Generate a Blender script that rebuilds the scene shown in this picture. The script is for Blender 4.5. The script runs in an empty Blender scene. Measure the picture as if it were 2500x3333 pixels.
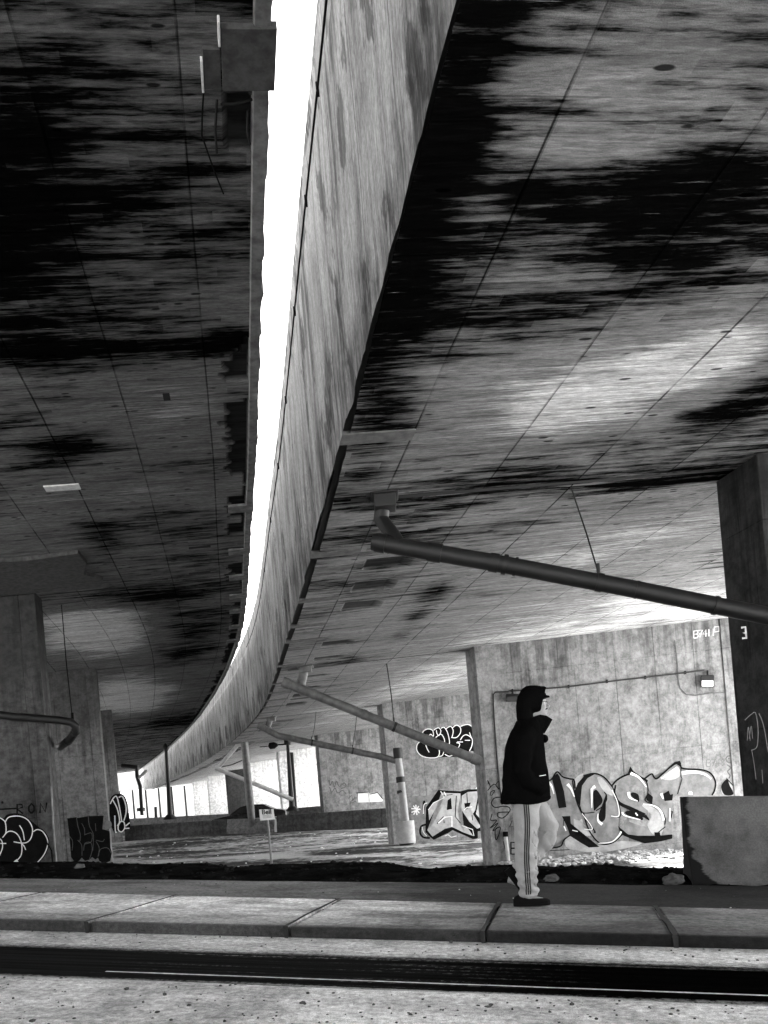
import bpy, bmesh, math, random, bisect
from mathutils import Vector, Matrix, noise as mn
from mathutils.bvhtree import BVHTree
R = math.radians
sc = bpy.context.scene
col = sc.collection
random.seed(7)

# ------------------------------------------------------------------ camera
FPX, CZ = 2700.0, 2.0
TH = math.atan(.0857); CT, ST = math.cos(TH), math.sin(TH)
cd = bpy.data.cameras.new('camera'); cam = bpy.data.objects.new('camera', cd); col.objects.link(cam)
cam.matrix_world = Matrix.Translation((0, 0, CZ)) @ Matrix.Rotation(R(90), 4, 'X') @ Matrix.Rotation(-TH, 4, 'Z')
cd.sensor_fit = 'VERTICAL'; cd.sensor_height = 36; cd.sensor_width = 27
cd.lens = FPX / 3333 * 36
cd.shift_y = .2763
cd.clip_end = 3000; cd.clip_start = .05
sc.camera = cam

# ------------------------------------------------------------------ light
SUN_EL, SUN_AZ = 42.0, 62.0        # azimuth measured clockwise from +Y (the viewing direction)
w = bpy.data.worlds.new('World'); sc.world = w; w.use_nodes = True
nt = w.node_tree; nt.nodes.clear()
out = nt.nodes.new('ShaderNodeOutputWorld'); bg = nt.nodes.new('ShaderNodeBackground')
sky = nt.nodes.new('ShaderNodeTexSky'); bw = nt.nodes.new('ShaderNodeRGBToBW')
sky.sky_type = 'NISHITA'; sky.sun_disc = False
sky.sun_elevation = R(SUN_EL); sky.sun_rotation = R(SUN_AZ)
sky.dust_density = 6; sky.air_density = 1.5
nt.links.new(sky.outputs[0], bw.inputs[0]); nt.links.new(bw.outputs[0], bg.inputs[0])
bg.inputs[1].default_value = .15
nt.links.new(bg.outputs[0], out.inputs[0])
sd = bpy.data.lights.new('sun', 'SUN'); sd.energy = 5; sd.angle = R(2); sd.color = (1, .985, .96)
sun = bpy.data.objects.new('sun', sd); col.objects.link(sun)
az, el = R(SUN_AZ), R(SUN_EL)
sdir = Vector((math.sin(az) * math.cos(el), math.cos(az) * math.cos(el), math.sin(el)))
sun.rotation_euler = sdir.to_track_quat('Z', 'Y').to_euler()
sc.view_settings.view_transform = 'Standard'; sc.view_settings.look = 'None'
sc.view_settings.exposure = 3.6; sc.view_settings.gamma = 1
sc.render.engine = 'CYCLES'
sc.cycles.max_bounces = 8; sc.cycles.diffuse_bounces = 5

# ------------------------------------------------------------------ plan of the place
def uvpx(x, y):
    a, b = x - 1250, y - 1667
    return a * CT - b * ST + 78.9, 918 - (a * ST + b * CT)
def at(x, y, Y):
    u, v = uvpx(x, y)
    return Vector((u * Y / FPX, Y, CZ + v * Y / FPX))

KEY = [(-30, 6.37), (-10, 2.95), (3.7, .60), (9.4, -.37), (16.8, -1.65), (32.2, -4.7), (52.5, -10.5), (73.5, -17.6), (93, -24.8), (113, -32.4), (135, -41)]
def FX(Y):
    K = KEY; n = len(K)
    for i in range(n - 1):
        if Y <= K[i + 1][0] or i == n - 2: break
    def m(j):
        if j == 0: return (K[1][1] - K[0][1]) / (K[1][0] - K[0][0])
        if j == n - 1: return (K[-1][1] - K[-2][1]) / (K[-1][0] - K[-2][0])
        return (K[j + 1][1] - K[j - 1][1]) / (K[j + 1][0] - K[j - 1][0])
    y0, x0 = K[i]; y1, x1 = K[i + 1]; h = y1 - y0; t = (Y - y0) / h
    return (2*t**3 - 3*t*t + 1)*x0 + (t**3 - 2*t*t + t)*h*m(i) + (-2*t**3 + 3*t*t)*x1 + (t**3 - t*t)*h*m(i + 1)
TAB = []; S = 0; py = -30.; px = FX(py); y = py
while y < 134.9:
    TAB.append((S, px, y)); ny = y + .1; nx = FX(ny); S += math.hypot(nx - px, .1); px, y = nx, ny
SS = [t[0] for t in TAB]
OFF = [t[0] for t in TAB if t[2] <= .05][-1]
def frame(s):
    q = s + OFF; i = min(max(bisect.bisect(SS, q) - 1, 1), len(TAB) - 3); f = (q - SS[i]) / (SS[i + 1] - SS[i])
    x = TAB[i][1] + f * (TAB[i + 1][1] - TAB[i][1]); y = TAB[i][2] + f * (TAB[i + 1][2] - TAB[i][2])
    dx = TAB[i + 2][1] - TAB[i - 1][1]; dy = TAB[i + 2][2] - TAB[i - 1][2]; l = math.hypot(dx, dy)
    return x, y, dx / l, dy / l
GAP = .47
def pt(s, w, side, z):            # a point at arc length s and distance w in from the deck edge
    x, y, tx, ty = frame(s)
    k = w if side > 0 else -(w + GAP)
    return Vector((x + ty * k, y - tx * k, z))
def sz(w, side):                  # soffit height
    return CZ + (3.5 + .057 * w if side > 0 else 6.2 - .057 * w)

EX, EY = .9756, -.2195            # along the near road
NX, NY = .2195, .9756             # across it
def qt(x, y): return x * NX + y * NY, x * EX + y * EY
def xy(q, t): return q * NX + t * EX, q * NY + t * EY
def clamp(v, a, b): return max(a, min(b, v))
def sm(a, b, v):
    v = clamp((v - a) / (b - a), 0, 1); return v * v * (3 - 2 * v)
def lerp(a, b, f): return a + (b - a) * f
def near_z(x, y):
    q, t = qt(x, y); return CZ - 1.08 - .07 * clamp(t, -14, 14)
def far_z(x, y):
    return CZ - 2.1 - .03 * clamp(x, -16, 12) + .38 * sm(36, 46, y)
def nz(x, y, s=1., o=0): return mn.noise(Vector((x * s + o, y * s - o, o * .37)))
def ground_z(x, y):
    q, t = qt(x, y)
    b = sm(10.1, 13.2, q + .25 * nz(t, 0, .8))
    z = lerp(near_z(x, y), far_z(x, y), b)
    if q > 8.8:
        z += (.04 + .07 * nz(x, y, 1.3, 3)) * sm(8.8, 9.5, q) * (1 - sm(10.6, 12, q)) + .012 * nz(x, y, 5, 9) * sm(8.8, 9.2, q)
        z += .05 * nz(x, y, .25, 5) * sm(12, 16, q)
    return z

# ------------------------------------------------------------------ object helpers
def tag(o, label=None, cat=None, group=None, kind=None):
    if label: o['label'] = label
    if cat: o['category'] = cat
    if group: o['group'] = group
    if kind: o['kind'] = kind
    return o
def empty(name, loc=(0, 0, 0), rz=0):
    o = bpy.data.objects.new(name, None); col.objects.link(o); o.location = loc; o.rotation_euler.z = rz
    o.empty_display_size = .2
    return o
def link(name, me, mat=None, parent=None, smooth=False):
    o = bpy.data.objects.new(name, me); col.objects.link(o)
    if mat: me.materials.append(mat)
    if smooth:
        for p in me.polygons: p.use_smooth = True
    if parent:
        o.parent = parent
        # geometry is written in world coordinates, so undo the parent's placement
        top = parent.parent or parent
        if not (top.rotation_euler.z and top.name.startswith('person')):     # the walker's parts are already local
            me.transform(Matrix.Translation(top.location).inverted())
    return o
class MB:
    def __init__(s): s.v = []; s.f = []; s.uv = []
    def face(s, pts, uvs=None):
        n = len(s.v); s.v += [tuple(p) for p in pts]; s.f.append(tuple(range(n, n + len(pts))))
        s.uv += list(uvs) if uvs else [(0, 0)] * len(pts)
    def box(s, c, sx, sy, sz_, ax=(1, 0, 0), ay=(0, 1, 0)):
        c = Vector(c); ax = Vector(ax).normalized() * sx / 2; ay = Vector(ay).normalized() * sy / 2; az_ = Vector(ax).cross(Vector(ay)).normalized() * sz_ / 2
        P = [c + ax * i + ay * j + az_ * k for k in (-1, 1) for j in (-1, 1) for i in (-1, 1)]
        for f in ((0, 2, 3, 1), (4, 5, 7, 6), (0, 1, 5, 4), (1, 3, 7, 5), (3, 2, 6, 7), (2, 0, 4, 6)):
            q = [P[i] for i in f]
            s.face(q, [((p.x * .8 + p.y * .3), p.z + p.y * .2) for p in q])
    def tube(s, pts, r, n=14, caps=True):
        pts = [Vector(p) for p in pts]; rs = r if isinstance(r, (list, tuple)) else [r] * len(pts)
        rings = []; L = 0; prev = None
        for i, p in enumerate(pts):
            d = (pts[min(i + 1, len(pts) - 1)] - pts[max(i - 1, 0)]).normalized()
            if prev is None:
                a = d.orthogonal().normalized()
            else:
                a = (prev - d * prev.dot(d)).normalized()
            prev = a; b = d.cross(a)
            if i: L += (p - pts[i - 1]).length
            rings.append(([p + (a * math.cos(2*math.pi*k/n) + b * math.sin(2*math.pi*k/n)) * rs[i] for k in range(n)], L))
        for i in range(len(rings) - 1):
            A, la = rings[i]; B, lb = rings[i + 1]
            for k in range(n):
                s.face([A[k], A[(k+1) % n], B[(k+1) % n], B[k]], [(la, k/n), (la, (k+1)/n), (lb, (k+1)/n), (lb, k/n)])
        if caps:
            s.face(rings[0][0][::-1]); s.face(rings[-1][0])
    def prism(s, poly, a, b):      # poly: points; a,b offsets
        A = [Vector(p) + Vector(a) for p in poly]; B = [Vector(p) + Vector(b) for p in poly]; n = len(A)
        s.face(A[::-1]); s.face(B)
        for i in range(n): s.face([A[i], A[(i+1) % n], B[(i+1) % n], B[i]])
    def mesh(s, name, weld=True):
        me = bpy.data.meshes.new(name); me.from_pydata(s.v, [], s.f)
        ul = me.uv_layers.new(name='UVMap')
        for i, u in enumerate(s.uv): ul.data[i].uv = u
        if weld:
            bm = bmesh.new(); bm.from_mesh(me); bmesh.ops.remove_doubles(bm, verts=bm.verts, dist=1e-5)
            bmesh.ops.recalc_face_normals(bm, faces=bm.faces); bm.to_mesh(me); bm.free()
        return me
    def build(s, name, mat, parent=None, smooth=False, bevel=0):
        me = s.mesh(name); o = link(name, me, mat, parent, smooth)
        if bevel:
            m = o.modifiers.new('bevel', 'BEVEL'); m.width = bevel; m.segments = 2; m.limit_method = 'ANGLE'
        if smooth:
            m = o.modifiers.new('split', 'EDGE_SPLIT'); m.split_angle = R(40)
        return o
def baked(o):                     # apply modifiers without operators
    dg = bpy.context.evaluated_depsgraph_get(); me = bpy.data.meshes.new_from_object(o.evaluated_get(dg))
    return me

# ------------------------------------------------------------------ materials
class NT:
    def __init__(s, name):
        s.m = bpy.data.materials.new(name); s.m.use_nodes = True; s.t = s.m.node_tree
        s.b = s.t.nodes['Principled BSDF']
    def n(s, typ, **k):
        x = s.t.nodes.new(typ)
        for a, b in k.items(): setattr(x, a, b)
        return x
    def put(s, sock, v):
        if isinstance(v, bpy.types.NodeSocket): s.t.links.new(v, sock)
        else: sock.default_value = v
    def M(s, op, a, b=0., c=None, cl=False):
        x = s.n('ShaderNodeMath', operation=op, use_clamp=cl); s.put(x.inputs[0], a); s.put(x.inputs[1], b)
        if c is not None: s.put(x.inputs[2], c)
        return x.outputs[0]
    def ss(s, v, a, b, lo=0., hi=1.):
        x = s.n('ShaderNodeMapRange', interpolation_type='SMOOTHSTEP'); s.put(x.inputs[0], v)
        x.inputs[1].default_value = a; x.inputs[2].default_value = b; x.inputs[3].default_value = lo; x.inputs[4].default_value = hi
        return x.outputs[0]
    def comb(s, x_, y_, z_=0.):
        x = s.n('ShaderNodeCombineXYZ'); s.put(x.inputs[0], x_); s.put(x.inputs[1], y_); s.put(x.inputs[2], z_); return x.outputs[0]
    def noise(s, vec, scale=1., detail=5., rough=.6, dist=0.):
        x = s.n('ShaderNodeTexNoise'); s.put(x.inputs['Vector'], vec); x.inputs['Scale'].default_value = scale
        x.inputs['Detail'].default_value = detail; x.inputs['Roughness'].default_value = rough; x.inputs['Distortion'].default_value = dist
        return x.outputs[0]
    def uv(s):
        x = s.n('ShaderNodeUVMap'); y = s.n('ShaderNodeSeparateXYZ'); s.t.links.new(x.outputs[0], y.inputs[0]); return x.outputs[0], y.outputs[0], y.outputs[1]
    def obj(s):
        x = s.n('ShaderNodeTexCoord'); y = s.n('ShaderNodeSeparateXYZ'); s.t.links.new(x.outputs['Object'], y.inputs[0]); return x.outputs['Object'], y.outputs[0], y.outputs[1], y.outputs[2]
    def attr(s, name):
        x = s.n('ShaderNodeAttribute'); x.attribute_name = name; return x.outputs['Fac']
    def mix(s, f, a, b):          # scalar mix
        return s.M('ADD', a, s.M('MULTIPLY', f, s.M('SUBTRACT', b, a)))
    def fin(s, val, rough=.85, bump=None, bs=.3, dist=.02, spec=.3, metal=0.):
        s.put(s.b.inputs['Base Color'], s.comb(val, val, val)) if isinstance(val, bpy.types.NodeSocket) else s.put(s.b.inputs['Base Color'], (val, val, val, 1))
        s.put(s.b.inputs['Roughness'], rough); s.b.inputs['Specular IOR Level'].default_value = spec; s.b.inputs['Metallic'].default_value = metal
        if bump is not None:
            x = s.n('ShaderNodeBump'); x.inputs['Strength'].default_value = bs; x.inputs['Distance'].default_value = dist
            s.put(x.inputs['Height'], bump); s.t.links.new(x.outputs[0], s.b.inputs['Normal'])
        return s.m
def plain(name, v, rough=.6, metal=0., var=.25, sc_=6., spec=.4):
    g = NT(name); o, x, y, z = g.obj(); n = g.noise(o, sc_, 6, .65)
    return g.fin(g.M('MULTIPLY', g.ss(n, .25, .75, 1 - var, 1 + var), v), rough, n, .15, .01, spec, metal)

def soffit_mat(name, base, dark, seed, bounce_gain=2.3):
    g = NT(name); u, s, w_ = g.uv()
    streak = g.noise(g.comb(g.M('MULTIPLY', s, 7.), g.M('MULTIPLY', w_, .9), seed), 1., 7, .72)
    fine = g.noise(g.comb(g.M('MULTIPLY', s, 34.), g.M('MULTIPLY', w_, 3.2), seed + 3), 1., 5, .7)
    thin = g.noise(g.comb(g.M('MULTIPLY', s, 21.), g.M('MULTIPLY', w_, 1.1), seed + 21), 1., 6, .68)
    big = g.noise(g.comb(g.M('MULTIPLY', s, .9), g.M('MULTIPLY', w_, .45), seed + 7), 1., 5, .62)
    grain = g.noise(u, 160., 3, .7)
    # formwork boards: long joints along the bridge every 1.22 m, cross joints staggered
    wb = g.noise(g.comb(g.M('MULTIPLY', s, .5), w_, 1), 1., 2, .5)
    ww = g.M('ADD', w_, g.M('MULTIPLY', wb, .03))
    colm = g.M('FLOOR', g.M('DIVIDE', g.M('ADD', ww, .45), 1.22))
    fw = g.M('FRACT', g.M('DIVIDE', g.M('ADD', ww, .45), 1.22))
    jl = g.ss(g.M('ABSOLUTE', g.M('SUBTRACT', fw, .5)), .486, .494)
    sh = g.M('MULTIPLY', g.M('FRACT', g.M('MULTIPLY', g.M('SINE', g.M('MULTIPLY', colm, 12.98)), 43758.5)), .18)
    fs = g.M('ADD', g.M('DIVIDE', s, .61), g.M('MULTIPLY', sh, .4)); cell = g.M('FLOOR', fs)
    jc = g.ss(g.M('ABSOLUTE', g.M('SUBTRACT', g.M('FRACT', fs), .5)), .485, .496)
    wn = g.n('ShaderNodeTexWhiteNoise', noise_dimensions='2D'); g.put(wn.inputs['Vector'], g.comb(colm, cell))
    jvis = g.ss(g.noise(g.comb(g.M('MULTIPLY', s, .8), g.M('MULTIPLY', w_, .5), seed + 11), 1., 3, .5), .38, .6)
    bw_ = g.n('ShaderNodeTexWhiteNoise', noise_dimensions='2D')     # narrow boards within a panel
    bsel = g.M('FLOOR', g.M('DIVIDE', s, .153)); g.put(bw_.inputs['Vector'], g.comb(g.M('FLOOR', g.M('DIVIDE', w_, 2.9)), bsel))
    st = g.M('ADD', g.attr('stain'), g.M('MULTIPLY', g.M('SUBTRACT', streak, .5), 2.6))
    st = g.M('ADD', st, g.M('MULTIPLY', g.M('SUBTRACT', big, .5), 1.7))
    st = g.M('ADD', st, g.M('MULTIPLY', g.M('SUBTRACT', wn.outputs[0], .5), .16))
    st = g.M('ADD', st, g.M('MULTIPLY', g.M('SUBTRACT', fine, .5), .5))
    st = g.M('ADD', st, g.M('MULTIPLY', g.M('SUBTRACT', thin, .5), 1.9))
    pf = g.M('FRACT', g.M('DIVIDE', g.M('ADD', s, g.M('MULTIPLY', wb, .02)), .1525))
    pl_ = g.ss(g.M('ABSOLUTE', g.M('SUBTRACT', pf, .5)), .44, .49)
    ps = g.n('ShaderNodeTexWhiteNoise', noise_dimensions='2D'); g.put(ps.inputs['Vector'], g.comb(g.M('FLOOR', g.M('DIVIDE', g.M('ADD', w_, g.M('MULTIPLY', bsel, .37)), 1.1)), bsel))
    plank = g.M('MULTIPLY', g.M('MULTIPLY', pl_, g.ss(thin, .38, .6)), g.ss(ps.outputs[0], .3, .95))
    rough_ = g.noise(g.comb(g.M('MULTIPLY', s, 60.), g.M('MULTIPLY', w_, 9.), seed + 41), 1., 5, .75)
    st = g.M('ADD', st, g.M('MULTIPLY', g.M('SUBTRACT', rough_, .5), .7))
    st = g.M('ADD', st, g.M('MULTIPLY', g.M('SUBTRACT', ps.outputs[0], .5), .22))
    k = g.ss(st, .1, .95)
    tone = g.M('MULTIPLY', g.M('ADD', .78, g.M('MULTIPLY', bw_.outputs[0], .22)), g.ss(fine, .2, .8, .72, 1.25))
    tone = g.M('MULTIPLY', tone, g.ss(grain, .3, .7, .75, 1.25))
    tone = g.M('MULTIPLY', g.M('MULTIPLY', tone, g.ss(rough_, .3, .7, .62, 1.3)), g.ss(thin, .3, .7, .7, 1.35))
    c = g.mix(k, g.M('MULTIPLY', tone, base), g.M('MULTIPLY', tone, dark))
    c = g.mix(g.ss(g.M('ADD', g.M('MULTIPLY', g.attr('stain'), -1.), g.M('ADD', g.M('MULTIPLY', g.M('SUBTRACT', big, .5), 1.4), g.M('ADD', g.M('MULTIPLY', g.M('SUBTRACT', streak, .5), 1.2), g.M('MULTIPLY', g.M('SUBTRACT', thin, .5), 1.6)))), .05, .75), c, g.M('MULTIPLY', c, bounce_gain))  # low values lighten the concrete, standing in for bounced light
    lime = g.M('ADD', g.attr('lime'), g.M('MULTIPLY', g.M('SUBTRACT', streak, .5), 1.2))
    c = g.mix(g.ss(lime, .55, .8), c, base * 1.7)
    c = g.mix(g.M('MULTIPLY', g.ss(thin, .62, .74), g.ss(big, .5, .62)), c, base * 1.6)
    cw = g.n('ShaderNodeTexWhiteNoise', noise_dimensions='1D'); g.put(cw.inputs['W'], colm)
    jstr = g.M('MULTIPLY', g.ss(cw.outputs[0], .1, .5, .45, 1.), g.ss(g.noise(g.comb(g.M('MULTIPLY', s, 1.7), w_, seed + 31), 1., 4, .6), .35, .55, .25, 1.))
    crs = g.n('ShaderNodeTexWhiteNoise', noise_dimensions='1D'); g.put(crs.inputs['W'], cell)
    jn = g.M('MAXIMUM', g.M('MULTIPLY', jl, jstr), g.M('MULTIPLY', jc, g.M('MULTIPLY', jvis, g.ss(crs.outputs[0], .2, .9, .3, 1.))))
    c = g.mix(jn, c, g.M('MULTIPLY', c, .18))
    c = g.mix(g.M('MULTIPLY', plank, .75), c, g.M('MULTIPLY', c, .25))
    # small pock marks drawn out across the boards
    vo = g.n('ShaderNodeTexVoronoi'); g.put(vo.inputs['Vector'], g.comb(g.M('MULTIPLY', s, 11.), g.M('MULTIPLY', w_, 3.6), seed)); vo.inputs['Scale'].default_value = 1.
    vs = g.n('ShaderNodeSeparateColor'); g.t.links.new(vo.outputs['Color'], vs.inputs[0])
    pk = g.M('MULTIPLY', g.ss(vo.outputs['Distance'], .16, .26, 1, 0), g.M('GREATER_THAN', vs.outputs[0], .86))
    c = g.mix(pk, c, g.M('MULTIPLY', c, .15))
    sp = g.attr('spall'); c = g.mix(sp, c, g.M('MULTIPLY', g.ss(streak, .3, .7, .3, 1), .03))
    h = g.M('SUBTRACT', g.M('ADD', g.M('MULTIPLY', streak, .5), g.M('MULTIPLY', fine, .25)), g.M('MULTIPLY', g.M('MAXIMUM', jn, pk), .8))
    return g.fin(c, 1., h, .5, .02, 0.)

def wall_mat(name, base, dark, amt, seed, drip=.5):
    g = NT(name); u, x, z = g.uv()
    big = g.noise(g.comb(g.M('MULTIPLY', x, .8), g.M('MULTIPLY', z, .55), seed), 1., 6, .68)
    dr = g.noise(g.comb(g.M('MULTIPLY', x, 5.), g.M('MULTIPLY', z, .28), seed + 4), 1., 6, .7)
    bl = g.noise(g.comb(x, z, seed + 9), 4.6, 9, .76)
    fine = g.noise(g.comb(x, z, seed), 90., 4, .7)
    fx = g.M('FRACT', g.M('DIVIDE', g.M('ADD', x, .3), 1.22))
    j = g.ss(g.M('ABSOLUTE', g.M('SUBTRACT', fx, .5)), .486, .4965)
    hz = g.M('FRACT', g.M('DIVIDE', g.M('ADD', z, .15), 2.44)); j2 = g.ss(g.M('ABSOLUTE', g.M('SUBTRACT', hz, .5)), .4945, .4985)
    jv = g.ss(dr, .36, .62)
    jj = g.M('MULTIPLY', g.M('MAXIMUM', j, g.M('MULTIPLY', j2, .6)), jv)
    st = g.M('ADD', g.M('MULTIPLY', big, .9), g.M('MULTIPLY', dr, drip))
    k = g.M('MULTIPLY', g.ss(st, .42 + drip * .5, .75 + drip * .5), amt)
    c = g.mix(k, base, dark)
    c = g.M('MULTIPLY', c, g.ss(bl, .28, .72, .5, 1.4)); c = g.M('MULTIPLY', c, g.ss(fine, .3, .7, .84, 1.16))
    rn = g.noise(g.comb(g.M('MULTIPLY', x, 14.), g.M('MULTIPLY', z, .5), seed + 14), 1., 5, .7)
    c = g.mix(g.M('MULTIPLY', g.ss(rn, .56, .72), g.ss(dr, .45, .65)), c, g.M('MULTIPLY', c, .35))
    c = g.mix(g.ss(g.M('ADD', bl, g.M('MULTIPLY', big, .6)), 1.02, 1.12), c, base * 1.45)
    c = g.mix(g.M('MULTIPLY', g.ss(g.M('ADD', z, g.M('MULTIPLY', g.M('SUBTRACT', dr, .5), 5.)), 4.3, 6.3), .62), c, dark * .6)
    c = g.mix(jj, c, g.M('MULTIPLY', c, .3))
    return g.fin(c, .85, g.M('SUBTRACT', bl, g.M('MULTIPLY', jj, .6)), .35, .02, .05)

def fascia_mat():
    g = NT('fascia_concrete'); u, s, z = g.uv()
    a = g.noise(g.comb(g.M('MULTIPLY', s, 9.), g.M('MULTIPLY', z, .35), 2), 1., 6, .7)
    b = g.noise(g.comb(g.M('MULTIPLY', s, 1.3), g.M('MULTIPLY', z, .6), 5), 1., 5, .65)
    f = g.noise(g.comb(g.M('MULTIPLY', s, 45.), g.M('MULTIPLY', z, 2.), 8), 1., 4, .7)
    j = g.ss(g.M('ABSOLUTE', g.M('SUBTRACT', g.M('FRACT', g.M('DIVIDE', s, 1.22)), .5)), .485, .495)
    low = g.ss(z, 0., 1.5, 1, 0)
    b2 = g.noise(g.comb(g.M('MULTIPLY', s, 3.1), g.M('MULTIPLY', z, 2.6), 15), 1., 8, .75)
    kk = g.M('ADD', g.M('ADD', g.M('MULTIPLY', a, .7), g.M('MULTIPLY', b, 1.0)), g.M('ADD', g.M('MULTIPLY', low, .16), g.M('MULTIPLY', b2, .5)))
    k = g.ss(kk, 1.0, 1.42)
    c = g.mix(k, .36, .04); c = g.M('MULTIPLY', c, g.ss(f, .25, .75, .62, 1.3)); c = g.M('MULTIPLY', c, g.ss(b2, .3, .7, .8, 1.15))
    # run-off streaks starting at the cable line
    ru = g.noise(g.comb(g.M('MULTIPLY', s, 4.2), g.M('MULTIPLY', z, .12), 25), 1., 4, .6)
    c = g.mix(g.M('MULTIPLY', g.ss(ru, .52, .62), g.ss(z, .3, 2.9)), c, g.M('MULTIPLY', c, .42))
    c = g.mix(g.M('MULTIPLY', j, .7), c, .06)
    lens = g.noise(g.comb(g.M('ADD', g.M('MULTIPLY', s, 1.6), g.M('MULTIPLY', z, -.5)), g.M('MULTIPLY', z, .8), 51), 1., 6, .62)
    c = g.mix(g.ss(lens, .57, .62), c, g.M('MULTIPLY', c, .38))
    grit = g.noise(g.comb(g.M('MULTIPLY', s, 30.), g.M('MULTIPLY', z, 14.), 61), 1., 6, .8); c = g.M('MULTIPLY', c, g.ss(grit, .3, .7, .6, 1.35))
    c = g.mix(g.ss(z, 2.9, 3.2), c, g.M('MULTIPLY', c, .6))  # top band darkened in colour to offset the direct light there
    sp = g.attr('spall'); c = g.mix(sp, c, .035)
    return g.fin(c, .85, g.M('ADD', a, g.M('MULTIPLY', f, .5)), .4, .02, .25)

M = {}
M['soffit_r'] = soffit_mat('soffit_concrete_right', .26, .0025, 1.3, 2.7)
M['soffit_l'] = soffit_mat('soffit_concrete_left', .18, .0025, 8.7, 3.6)
M['fascia'] = fascia_mat()
M['wall_a'] = wall_mat('pier_concrete_pale', .235, .07, 1., 2.2)
M['wall_b'] = wall_mat('pier_concrete_mid', .18, .05, .9, 6.1)
M['wall_dark'] = wall_mat('pier_concrete_wet', .035, .012, 1., 12.4, .8)  # far pier: wet concrete; nearest pier: shade put into the colour
M['wall_stain'] = wall_mat('pier_concrete_stained', .075, .03, 1., 21.9, .8)
M['wall_pale'] = wall_mat('sunlit_pier_concrete', .62, .4, .6, 41.9, .3)  # paler copy for far piers and wall, sunlight put into the colour
M['barrier'] = wall_mat('barrier_concrete', .17, .1, .7, 31.2, .3)
M['black'] = plain('black_paint', .006, .9, var=.3, spec=.05)
M['inkgrey'] = plain('grey_spray_paint', .17, .75, var=.4, sc_=3)
M['inklight'] = plain('pale_spray_paint', .34, .75, var=.3, sc_=3)
M['white'] = plain('white_paint', .75, .7, var=.1)
M['chalk'] = plain('thin_white_paint', .5, .8, var=.25, sc_=20)
M['dimline'] = plain('faded_grey_paint', .09, .8, var=.3)
M['rust'] = plain('dark_painted_iron', .006, .55, .0, .15, 9)
M['patchmid'] = plain('damp_repair_mortar', .09, .9, var=.4, sc_=8)
M['patchdark'] = plain('damp_patch_board', .05, .9, var=.5, sc_=9)
M['pvc'] = plain('grey_pipe_plastic', .085, .5, 0, .45, 5)
M['steel'] = plain('galvanised_steel', .13, .5, .4, .3)
M['steelpale'] = plain('pale_painted_steel', .45, .5, .1, .2)
M['void'] = plain('dark_void', .008, .95)
M['patch'] = plain('patch_concrete', .13, .85, var=.55, sc_=5)
M['patchpale'] = plain('pale_mortar', .6, .85, var=.2, sc_=12)

# ------------------------------------------------------------------ ground and road materials
def ground_mat():
    g = NT('packed_dirt'); o, x, y, z = g.obj()
    q = g.M('ADD', g.M('MULTIPLY', x, NX), g.M('MULTIPLY', y, NY))
    n1 = g.noise(g.comb(g.M('MULTIPLY', x, .16), g.M('MULTIPLY', y, .3), 3), 1., 7, .66)
    n2 = g.noise(o, 3.2, 7, .72); n3 = g.noise(o, 45., 4, .7)
    k = g.ss(g.M('ADD', n1, g.M('MULTIPLY', g.M('SUBTRACT', n2, .5), .5)), .43, .6)
    c = g.mix(k, .05, .4)
    soil = g.M('MULTIPLY', g.ss(n2, .3, .8, .3, 3.), .005)
    ed = g.ss(g.M('ADD', q, g.M('MULTIPLY', g.M('SUBTRACT', n2, .5), 1.2)), 10.7, 11.5)
    c = g.mix(ed, soil, c)
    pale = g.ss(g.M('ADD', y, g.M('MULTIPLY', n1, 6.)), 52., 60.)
    c = g.mix(g.M('MAXIMUM', pale, g.M('MAXIMUM', g.ss(x, 14., 18.), g.ss(y, -18., -12., 1, 0))), c, .45)  # unseen ground to the right and behind made pale to bounce light in
    c = g.M('MULTIPLY', c, g.ss(n3, .25, .75, .65, 1.35))
    return g.fin(c, 1., g.M('ADD', n2, g.M('MULTIPLY', n3, .4)), .6, .04, 0.)
def slab_mat(name, v, dv, seed, grit=.5):
    g = NT(name); u, t, q = g.uv()
    a = g.noise(g.comb(g.M('MULTIPLY', t, 1.1), g.M('MULTIPLY', q, 3.), seed), 1., 7, .7)
    b = g.noise(g.comb(t, q, seed), 22., 6, .75); f = g.noise(g.comb(t, q, seed + 5), 140., 3, .7)
    sp = g.noise(g.comb(g.M('MULTIPLY', t, 14.), g.M('MULTIPLY', q, 40.), seed + 2), 1., 3, .6)
    c = g.mix(g.ss(a, .4, .68), v, dv); pt_ = g.noise(g.comb(t, q, seed + 31), 1.3, 9, .8); c = g.M('MULTIPLY', c, g.ss(pt_, .36, .6, .62, 1.18))
    c = g.M('MULTIPLY', c, g.ss(b, .25, .75, 1 - grit, 1 + grit)); c = g.M('MULTIPLY', c, g.ss(f, .3, .7, .7, 1.3))
    c = g.mix(g.ss(sp, .66, .72), c, g.M('MULTIPLY', c, .25))
    return g, c, g.M('ADD', b, g.M('MULTIPLY', f, .5)), a, b, t, q
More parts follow.
